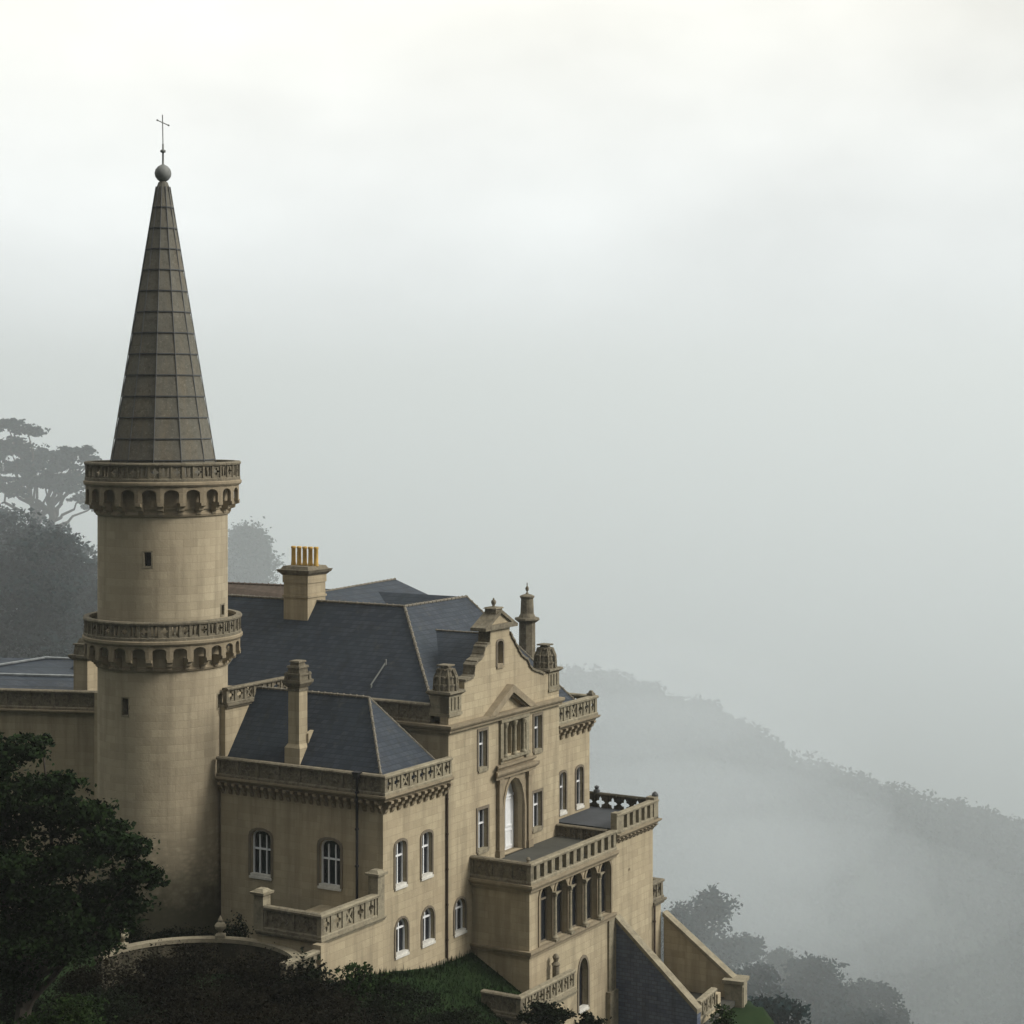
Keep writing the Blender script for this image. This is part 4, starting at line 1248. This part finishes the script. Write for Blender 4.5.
# ------------------------------------------------------------------ SIDE TERRACE (left foreground of the wing)
ST_ = Thing('side_terrace', 'small walled stone terrace with pierced balustrade in front of the hipped wing', 'terrace', (-2.5, 1.5, -30))
SR = Seg((-5.4, -.02), (0, -.02)); SLf = Seg((-5.4, 3.9), (-5.4, -.02))
mb = MB()
sheet(mb, SR, [(0, -33), (SR.L, -33), (SR.L, -25.9), (0, -25.9)], []); sheet(mb, SLf, [(0, -33), (SLf.L, -33), (SLf.L, -25.9), (0, -25.9)], [])
mb.box((-5.38, 0, -26.2), (-.01, 3.9, -25.86))
mb.add([(-5.4, 3.9, -33), (0, 3.9, -33), (0, 3.9, -25.9), (-5.4, 3.9, -25.9)], [(0, 1, 2, 3)])
ST_.part('wall', mb, M['stone'])
mb = MB(); balustrade(mb, SR.off(-.1, .1, -.6), -25.9, 1.25, .93, 'tracery', 1, 0, post=.3); cornice(mb, SR, -25.9, .22, .2, 1, 0)
ST_.part('balustrade', mb, M['carvedpale'], label='pierced balustrade on the lit side')
mb = MB(); balustrade(mb, SLf.off(-.1, -.5, .1), -25.9, 1.25, 1.6, 'relief', 0, 1); cornice(mb, SLf, -25.9, .22, .2, 0, 1)
ST_.part('balustrade', mb, M['carved'], label='solid balustrade on the shaded side')
for c2, zt_ in (((-5.2, 3.75), -24.15), ((-.42, .12), -23.75)):
    mb = MB(); mb.frustum(c2, .30, .30, -25.9, zt_); mb.frustum(c2, .42, .44, zt_, zt_ + .12); mb.frustum(c2, .36, .2, zt_ + .12, zt_ + .26)
    ST_.part('pier', mb, M['carvedpale'])
# lower stair balustrade
LS = Thing('stair_balustrade', 'short lichen covered balustrade going down left of the small terrace', 'balustrade', (-7.5, -.3, -30))
sg = Seg((-8.7, -.35), (-5.55, -.35))
mb = MB(); balustrade(mb, sg, -27.35, 1.15, .85, 'tracery', 0, 0, post=.2)
LS.part('balustrade', mb, M['carvedpale'])
mb = MB(); sbox(mb, sg, 0, sg.L, .02, .3, -33, -27.36); sbox(mb, sg, sg.L - .45, sg.L + .12, -.12, .4, -33, -26.0)
LS.part('wall', mb, M['stone'])

# ------------------------------------------------------------------ ROUND GARDEN WALL with coping and finials
gcx, gcy, gr_ = -15.3, 92.9, 5.2
GW = Thing('curved_garden_wall', 'curved low wall with pale stone coping in front of the round tower', 'wall', (gcx, gcy, -29), castle=False)
def arcmesh(mb, r0, r1, z0, z1, a0, a1, n=48):
    vs, fs = [], []
    for i in range(n + 1):
        a = a0 + (a1 - a0) * i / n
        for r, z in ((r0, z0), (r1, z0), (r1, z1), (r0, z1)):
            vs.append((gcx + r * math.cos(a), gcy + r * math.sin(a), z))
    for i in range(n):
        for k in range(4):
            fs.append((i*4+k, i*4+(k+1) % 4, (i+1)*4+(k+1) % 4, (i+1)*4+k))
    fs += [(0, 1, 2, 3), (n*4+3, n*4+2, n*4+1, n*4)]
    mb.add(vs, fs)
mb = MB(); arcmesh(mb, gr_ - .18, gr_ + .18, -32, -26.72, R(18), R(158)); GW.part('wall', mb, M['shadestone'])  # shade beneath the coping is put into the wall's dark colour
mb = MB(); arcmesh(mb, gr_ - .26, gr_ + .26, -26.72, -26.52, R(18), R(158)); GW.part('coping', mb, M['carvedpale'])
for px, lab in ((123, 'left'), (221, 'right')):
    # finial sits on the coping where the photo shows it
    best = min((abs(512 + 1950 * (gcx + gr_ * math.cos(R(a))) / (gcy + gr_ * math.sin(R(a))) - px), a) for a in range(0, 181))
    a = R(best[1]); c2 = (gcx + gr_ * math.cos(a), gcy + gr_ * math.sin(a))
    mb = MB()
    mb.frustum(c2, .24, .24, -26.52, -26.36)
    mb.lathe(c2, [(.20, -26.36), (.10, -26.26), (.13, -26.2), (.27, -26.05), (.30, -25.92), (.22, -25.8), (.10, -25.72), (.13, -25.65), (.05, -25.5), (0, -25.4)], 14)
    GW.part('finial', mb, M['carvedpale'], smooth=False)

# ------------------------------------------------------------------ LEFT WING behind the tower
LW = Thing('rear_wing', 'low stone wing with parapet and grey lead roof, left of the round tower', 'building', (-29, 116, -30), castle=False)
FA = Seg((-40, 116.6), (-21, 113.2))
mb = MB(); sheet(mb, FA, [(0, -34), (FA.L, -34), (FA.L, -17.6), (0, -17.6)], [])
mb.add([(-40, 116.6, -34), (-38, 130, -34), (-38, 130, -17.6), (-40, 116.6, -17.6)], [(0, 1, 2, 3)])
LW.part('wall', mb, M['stone'])
mb = MB(); cornice(mb, FA, -17.55, .25, .3, 0, 0)
LW.part('cornice', mb, M['trim'])
mb = MB(); balustrade(mb, FA.off(-.1), -17.55, 1.15, 1.5, 'relief', 0, 0)
LW.part('parapet', mb, M['carved'])
mb = MB()
e = lambda s, d, z: FA(s, d, z)
mb.add([e(0, .3, -17.0), e(FA.L, .3, -17.0), e(FA.L - .5, 4.0, -16.2), e(0, 4.0, -16.2), e(0, 11, -16.6), e(FA.L - .5, 11, -16.6), e(6, 7.5, -15.6), e(13.5, 8.0, -15.6)],
       [(0, 1, 2, 3), (3, 2, 7, 6), (6, 7, 5, 4), (3, 6, 4), (2, 5, 7)])
rf = LW.part('roof', mb, M['slate'])
mb = MB()
mb.tube([e(0, 4.0, -16.15), e(FA.L - .5, 4.0, -16.15)], .10, 6); mb.tube([e(5.0, 4.1, -16.1), e(9.5, 7.6, -15.55)], .08, 6); mb.tube([e(9.5, 7.6, -15.55), e(18, 8.0, -15.75)], .09, 6)
LW.part('lead_roll', mb, M['leadpale'], rf)
mb = MB()
cc = at(87, 660, 115.5); c2 = (cc.x, cc.y)
th2 = TH
def rotbox(mb, c, h, z0, z1, h1=None):
    h1 = h if h1 is None else h1
    mb.frustum(c, h, h1, z0, z1, 4, math.pi / 4 + TH)
rotbox(mb, c2, .55, -18, -14.75)
ch = LW.part('chimney', mb, M['stone'], label='square chimney with carved cap at the tower edge')
mb = MB(); rotbox(mb, c2, .62, -14.75, -14.6, .78); rotbox(mb, c2, .78, -14.6, -14.45); rotbox(mb, c2, .56, -14.45, -13.9, .5); rotbox(mb, c2, .58, -13.9, -13.8); rotbox(mb, c2, .42, -13.8, -13.5, .3)
LW.part('cap', mb, M['carved'], ch)

# ------------------------------------------------------------------ VEGETATION
rng = np.random.default_rng(11)
def leaf_cloud(clumps, size, density, flat=0.35, shell=.55, jitter=.15, aspect=1.6):
    """clumps: (x,y,z, rx,ry,rz). returns leaf faces (diamonds) scattered through each clump"""
    V = []
    for (x, y, z, rx, ry, rz) in clumps:
        n = max(6, int(density * (rx * ry + ry * rz + rx * rz)))
        d = rng.normal(size=(n, 3)); d /= np.linalg.norm(d, axis=1)[:, None]
        r = shell + (1 - shell) * rng.random(n) ** .7 + rng.normal(size=n) * jitter
        # lumpy edge
        lump = 1 + .22 * np.sin(d[:, 0] * 5 + x) * np.sin(d[:, 1] * 6 + y) + .16 * np.sin(d[:, 2] * 9 + z * 3)
        P = np.array([x, y, z]) + d * (r * lump)[:, None] * np.array([rx, ry, rz])
        V.append(P)
    P = np.concatenate(V); n = len(P)
    nrm = rng.normal(size=(n, 3)); nrm[:, 2] = np.abs(nrm[:, 2]) + flat; nrm /= np.linalg.norm(nrm, axis=1)[:, None]
    t = np.cross(nrm, rng.normal(size=(n, 3))); t /= np.linalg.norm(t, axis=1)[:, None]
    bt = np.cross(nrm, t)
    s = size * (.55 + .9 * rng.random(n))[:, None]
    a = P + t * s * aspect * .5; c = P - t * s * aspect * .5
    b1 = P + bt * s * .5; d1 = P - bt * s * .5
    return np.stack([a, b1, c, d1], 1).reshape(-1, 3), n

def leaf_obj(name, clumps, size, density, mat, parent=None, base=(0, 0, 0), **kw):
    V, n = leaf_cloud(clumps, size, density, **kw)
    V = V - np.array(base)
    me = bpy.data.meshes.new(name)
    me.vertices.add(len(V)); me.vertices.foreach_set('co', V.ravel())
    me.loops.add(4 * n); me.loops.foreach_set('vertex_index', np.arange(4 * n))
    me.polygons.add(n); me.polygons.foreach_set('loop_start', np.arange(0, 4 * n, 4)); me.polygons.foreach_set('loop_total', np.full(n, 4))
    me.update(calc_edges=True)
    me.materials.append(M[mat])
    o = bpy.data.objects.new(name, me); COL.objects.link(o); o.parent = parent
    return o

def branchy(mb, p0, p1, r0, r1, n=5, wob=.08):
    p0, p1 = Vector(p0), Vector(p1)
    L = (p1 - p0).length
    pts, rs = [], []
    for i in range(n + 1):
        t = i / n
        p = p0.lerp(p1, t) + Vector((random.uniform(-1, 1), random.uniform(-1, 1), random.uniform(-.5, .5))) * L * wob * math.sin(math.pi * t)
        pts.append(p); rs.append(r0 + (r1 - r0) * t)
    mb.tube(pts, rs, 6)
    return pts

def sub_clumps(c, k, f=.45, squash=.7):
    """break one big clump into smaller uneven ones"""
    x, y, z, rx, ry, rz = c
    out = []
    for _ in range(k):
        d = rng.normal(size=3); d /= np.linalg.norm(d)
        q = rng.uniform(.45, 1.0); s = rng.uniform(.6, 1.25) * f
        out.append((x + d[0] * rx * q, y + d[1] * ry * q, z + d[2] * rz * q, rx * s, ry * s, rz * s * squash))
    return out

# --- large dark tree at left front
YT = 82
TR_ = Thing('broad_tree', 'large dark green tree in the left foreground, partly hiding the round tower', 'tree', (-20.8, YT + .5, -30), castle=False)
k = YT / 1950
pads = [(8, 750, 38, 20), (42, 742, 12, 9), (15, 800, 60, 38), (75, 815, 50, 26), (100, 850, 50, 30), (140, 872, 26, 14), (30, 870, 70, 50), (110, 895, 45, 24),
        (50, 930, 70, 40), (95, 925, 34, 20), (-30, 780, 50, 50), (-40, 880, 70, 80), (0, 960, 60, 40), (60, 785, 26, 14), (155, 882, 12, 6), (128, 842, 18, 10)]
cl = []
for (px, py, rx, rz) in pads:
    p = at(px, py, YT + rng.uniform(-.8, 1.2))
    c_ = (p.x, p.y, p.z, rx * k, max(1.1, rx * k * .9), rz * k)
    cl += [c_[:3] + (c_[3] * .72, c_[4] * .72, c_[5] * .72)] + sub_clumps(c_, 16, .33)
leaf_obj('crown', cl, .135, 230, 'leaf', TR_.o, TR_.base, shell=.35)
mb = MB()
tr0 = Vector((-20.8, YT + .5, -30))
fork = tr0 + Vector((.2, 0, 6)); branchy(mb, tr0, fork, .42, .3)
for (px, py, rx, rz) in pads[:12]:
    p = at(px, py, YT + .3); branchy(mb, fork.lerp(tr0, random.uniform(0, .35)), p, .16, .03)
link('trunk', mb, M['bark'], TR_.o, False, TR_.base)

# --- bushes in the foreground, each its own thing
def bush(px, py, Y, wpx, hpx, mat, label, leaf=.085, dens=430, group=None, n=12, name='bush'):
    p = at(px, py, Y); k = Y / 1950
    w, h = wpx * k, hpx * k
    zg = float(height(p.x, Y))
    T = Thing(name, label, 'bush', (p.x, Y, min(zg, p.z - h * .5)), castle=False, group=group)
    c0 = (p.x, Y, p.z - h * .5, w / 2, w / 2.2, h / 2)
    cl = [c0[:3] + (c0[3] * .8, c0[4] * .8, c0[5] * .8)] + sub_clumps(c0, n, .34)
    # down to the ground
    zl_ = (p.z - h + zg) / 2
    if zl_ < p.z - h * .6:
        cl.append((p.x, Y, zl_, w * .42, w * .40, max(.4, (p.z - h - zg) / 2 + .4)))
    leaf_obj('foliage', cl, leaf, dens, mat, T.o, T.base, shell=.4)
    mb = MB()
    for i in range(5):
        a = random.uniform(0, 6.28)
        branchy(mb, (p.x + .1 * math.cos(a), Y + .1 * math.sin(a), zg - .2), (p.x + w * .3 * math.cos(a), Y + w * .3 * math.sin(a), p.z - h * .35), .05, .015, 4)
    link('stem', mb, M['bark'], T.o, False, T.base)
    return T

G1 = 'dark bushes along the bottom edge of the photo'
B = 'bush'
bush(352, 962, 95.5, 44, 38, 'leafgreen', 'small green shrub against the lit foot of the wall', .12, 220)
bush(386, 974, 96.0, 34, 30, 'leafgreen', 'smaller green shrub at the corner where wall meets lawn', .12, 220)
bush(306, 955, 93.2, 66, 60, 'leafdark', 'dark shrub just below the short stair balustrade', .13)
bush(258, 953, 93.0, 90, 60, 'leafbrown', 'brownish bush at the right end of the curved wall coping')
bush(172, 946, 92.5, 120, 60, 'leafbrown', 'wide brown bush in the middle inside the curved wall')
bush(98, 948, 91.0, 90, 80, 'leafbrown', 'brown bush at the left end of the curved wall')
bush(284, 962, 92.0, 60, 60, 'leafbrown', 'brown bush hiding the lower end of the stair balustrade')
bush(722, 1007, 111.5, 30, 22, 'leafgreen', 'low green shrub by the square pier at the far right', .10, 300)
bush(390, 990, 92.5, 110, 60, 'leafdark', 'dark bush in front of the lawn corner')
bush(320, 985, 89.5, 130, 80, 'leafbrown', 'low brown bush below the stair balustrade')
bush(215, 985, 87.5, 150, 80, 'leafbrown', 'low brown bush at bottom, below the curved wall')
bush(110, 990, 86.0, 140, 80, 'leafdark', 'dark bush at bottom, right of the big tree')
bush(20, 960, 85.0, 120, 120, 'leafdark', 'dark bush in the bottom left corner under the tree')
bush(455, 1006, 90.5, 110, 50, 'leafdark', 'dark low bush at the bottom of the lawn')
bush(545, 1000, 101.0, 54, 34, 'leafdark', 'bush under the pierced balcony balustrade', .12)
bush(590, 1014, 102.0, 40, 30, 'leafdark', 'small bush below the pointed window', .12)
bush(60, 1002, 80.0, 110, 60, 'leafgreen', 'greenish bush low in the bottom left corner')
bush(200, 1014, 82.0, 180, 50, 'leafbrown', 'lowest brown bush at the bottom edge, left')
bush(350, 1016, 84.0, 170, 50, 'leafbrown', 'lowest brown bush at the bottom edge, centre')
bush(178, 925, 102.6, 70, 34, 'leafdark', 'ivy dark shrub against the foot of the round tower')
bush(238, 912, 101.2, 34, 60, 'leafdark', 'tall dark shrub in the corner between tower and wing')
bush(128, 915, 102.4, 60, 60, 'leafdark', 'dark shrub left of the tower foot')

# --- grass blades on the lawn
n = 26000
gx = rng.uniform(-9, 9, n * 2); gy = rng.uniform(90, 112, n * 2)
uu, vv = (gx - C0[0]) * CT + (gy - C0[1]) * ST, -(gx - C0[0]) * ST + (gy - C0[1]) * CT
ok = (vv < -.12) & (vv > -12) & (uu < 8.3) & (uu > -8)
gx, gy = gx[ok], gy[ok]; n = len(gx); gz = height(gx, gy)
hh_ = rng.uniform(.06, .20, n) * (1 + 1.2 * (rng.random(n) > .93) + 1.0 * (np.abs((gx - C0[0]) * -ST + (gy - C0[1]) * CT) < .6)); aa = rng.uniform(0, 6.28, n); ww_ = .035
V = np.stack([np.stack([gx - ww_ * np.cos(aa), gy - ww_ * np.sin(aa), gz - .03], 1), np.stack([gx + ww_ * np.cos(aa), gy + ww_ * np.sin(aa), gz - .03], 1),
              np.stack([gx + rng.normal(0, .06, n), gy + rng.normal(0, .06, n), gz + hh_], 1)], 1).reshape(-1, 3)
gb = np_mesh('lawn_grass', V.tolist(), [(3*i, 3*i+1, 3*i+2) for i in range(n)], M['leafgrass'])
gb['kind'] = 'stuff'; gb['label'] = 'dark grass blades on the sloping lawn'

# --- cedar on the left skyline
YC = 215; k = YC / 1950
p0 = at(40, 560, YC)
CE = Thing('cedar_tree', 'tall flat topped cedar standing above the misty wood at left', 'tree', tuple(p0), castle=False)
pads = [(8, 424, 16, 4), (28, 431, 20, 5), (-20, 428, 26, 6), (10, 447, 30, 7), (40, 455, 22, 7), (78, 452, 20, 5), (90, 459, 10, 4), (62, 466, 26, 6), (20, 468, 30, 7), (-25, 460, 30, 9),
        (50, 481, 34, 6), (82, 478, 18, 5), (-10, 485, 28, 7), (84, 498, 16, 4), (92, 506, 10, 4), (15, 492, 14, 4), (70, 488, 16, 4)]
cl = []
for (px, py, rx, rz) in pads:
    p = at(px, py, YC + rng.uniform(-3, 3))
    c_ = (p.x, p.y, p.z, rx * k * 1.1, rx * k * .8, rz * k * 1.35)
    cl += [c_[:3] + (c_[3] * .7, c_[4] * .7, c_[5] * .6)] + sub_clumps(c_, 26, .26, .75)
leaf_obj('crown', cl, .28, 85, 'leafcedar', CE.o, CE.base, shell=.1, flat=.3, jitter=.3)
mb = MB()
for (bx, by), tips in (((38, 520), pads[:12]), ((55, 522), pads[4:])):
    b0 = at(bx, 565, YC); f = at(bx - 4, 505, YC)
    branchy(mb, b0, f, .55, .40)
    for (px, py, rx, rz) in tips:
        branchy(mb, f.lerp(b0, random.uniform(0, .5)), at(px, py + 2, YC + random.uniform(-2, 2)), .22, .06, 5, .10)
link('trunk', mb, M['bark'], CE.o, False, CE.base)

def tree(name, label, px, ptop, Y, wpx, hpx, mat, leaf, dens, group=None, cone=.0, nsub=26):
    k = Y / 1950
    top = at(px, ptop, Y); x = top.x
    w, h = wpx * k, hpx * k
    zg = float(height(x, Y)); base_z = min(zg, top.z - h)
    T = Thing(name, label, 'tree', (x, Y, base_z), castle=False, group=group)
    cl = []
    for i in range(nsub):
        t = rng.random()
        rr = (w / 2) * (math.sin(math.pi * (.15 + .8 * (1 - t))) ** .7) * (1 - cone * t)
        a = rng.random() * 6.28; q = rng.random() ** .5 * .8
        cl.append((x + rr * q * math.cos(a), Y + rr * q * math.sin(a), top.z - h * (1 - t) * .95 - .04 * h, w * rng.uniform(.10, .2), w * rng.uniform(.10, .2), h * rng.uniform(.05, .10)))
    leaf_obj('crown', cl, leaf, dens, mat, T.o, T.base, shell=.3)
    mb = MB(); branchy(mb, (x, Y, base_z - 1), (x, Y, top.z - h * .3), w * .03, w * .012, 5, .03)
    for c_ in cl[::3]: branchy(mb, (x, Y, top.z - h * .7), c_[:3], w * .012, w * .004, 3)
    link('trunk', mb, M['bark'], T.o, False, T.base)
    return T
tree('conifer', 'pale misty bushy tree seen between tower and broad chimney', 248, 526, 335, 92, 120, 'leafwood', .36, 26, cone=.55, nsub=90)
GT_ = 'misty trees below the right corner of the building'
for (nm, lab, px, pt, Y, w, h) in [
    ('round_tree', 'misty grey rounded tree just right of the small turret', 700, 890, 187, 84, 130),
    ('round_tree', 'small misty tree between the turret and its taller neighbour', 672, 912, 172, 50, 100),
    ('round_tree', 'misty tree right of and lower than the turret-side tree', 738, 930, 194, 70, 110),
    ('round_tree', 'dark misty tree directly behind the square pier', 752, 968, 162, 84, 110),
    ('round_tree', 'broad dark misty tree at the bottom, second right from the pier', 806, 958, 178, 96, 120),
    ('round_tree', 'faint tree high behind the broad dark misty one', 776, 948, 212, 60, 90),
    ('round_tree', 'faint brownish tree at the bottom edge, farthest right', 872, 984, 197, 84, 100),
    ('round_tree', 'faint low tree between broad dark tree and farthest right one', 842, 978, 188, 60, 90),
    ('round_tree', 'dark tree crown touching the bottom edge right of the pier', 775, 1000, 147, 90, 90),
    ('round_tree', 'low tree at the bottom edge under the faint brownish one', 850, 1008, 172, 110, 80)]:
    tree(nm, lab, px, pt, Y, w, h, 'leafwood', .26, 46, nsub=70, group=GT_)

# --- wood behind the tower at left: one mass
cl = []
prof = [(-120, 500), (-60, 515), (0, 514), (22, 512), (45, 528), (70, 535), (98, 562), (125, 600), (150, 640)]
for i in range(330):
    px = rng.uniform(-130, 150); Y = rng.uniform(152, 180)
    yt = np.interp(px, [q[0] for q in prof], [q[1] for q in prof])
    py = yt + 8 + rng.random() ** 1.1 * 210
    p = at(px, py, Y); r = rng.uniform(1.3, 2.6)
    cl.append((p.x, p.y, p.z, r, r, r * .75))
    cl += sub_clumps((p.x, p.y, p.z, r, r, r * .8), 5, .4)
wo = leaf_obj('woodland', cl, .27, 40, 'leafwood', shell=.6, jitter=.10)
wo['kind'] = 'stuff'; wo['label'] = 'dark misty mass of trees behind the tower at left'
# --- wooded far hillside: one mass
cl = []
for i in range(5600):
    Y = rng.uniform(255, 462) if i > 2400 else (rng.uniform(435, 462) if i > 1100 else rng.uniform(250, 330))
    X_ = rng.uniform(-30, 200) * Y / 450 if i > 1100 else rng.uniform(-20, 100)
    z = float(height(X_, Y)); r = rng.uniform(1.6, 3.6) * (1 if i > 1100 else .7)
    cl.append((X_, Y, z + r * .9, r, r, r * 1.0))
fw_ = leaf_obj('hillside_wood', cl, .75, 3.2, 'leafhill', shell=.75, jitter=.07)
fw_['kind'] = 'stuff'; fw_['label'] = 'wooded far hillside fading into fog at right'
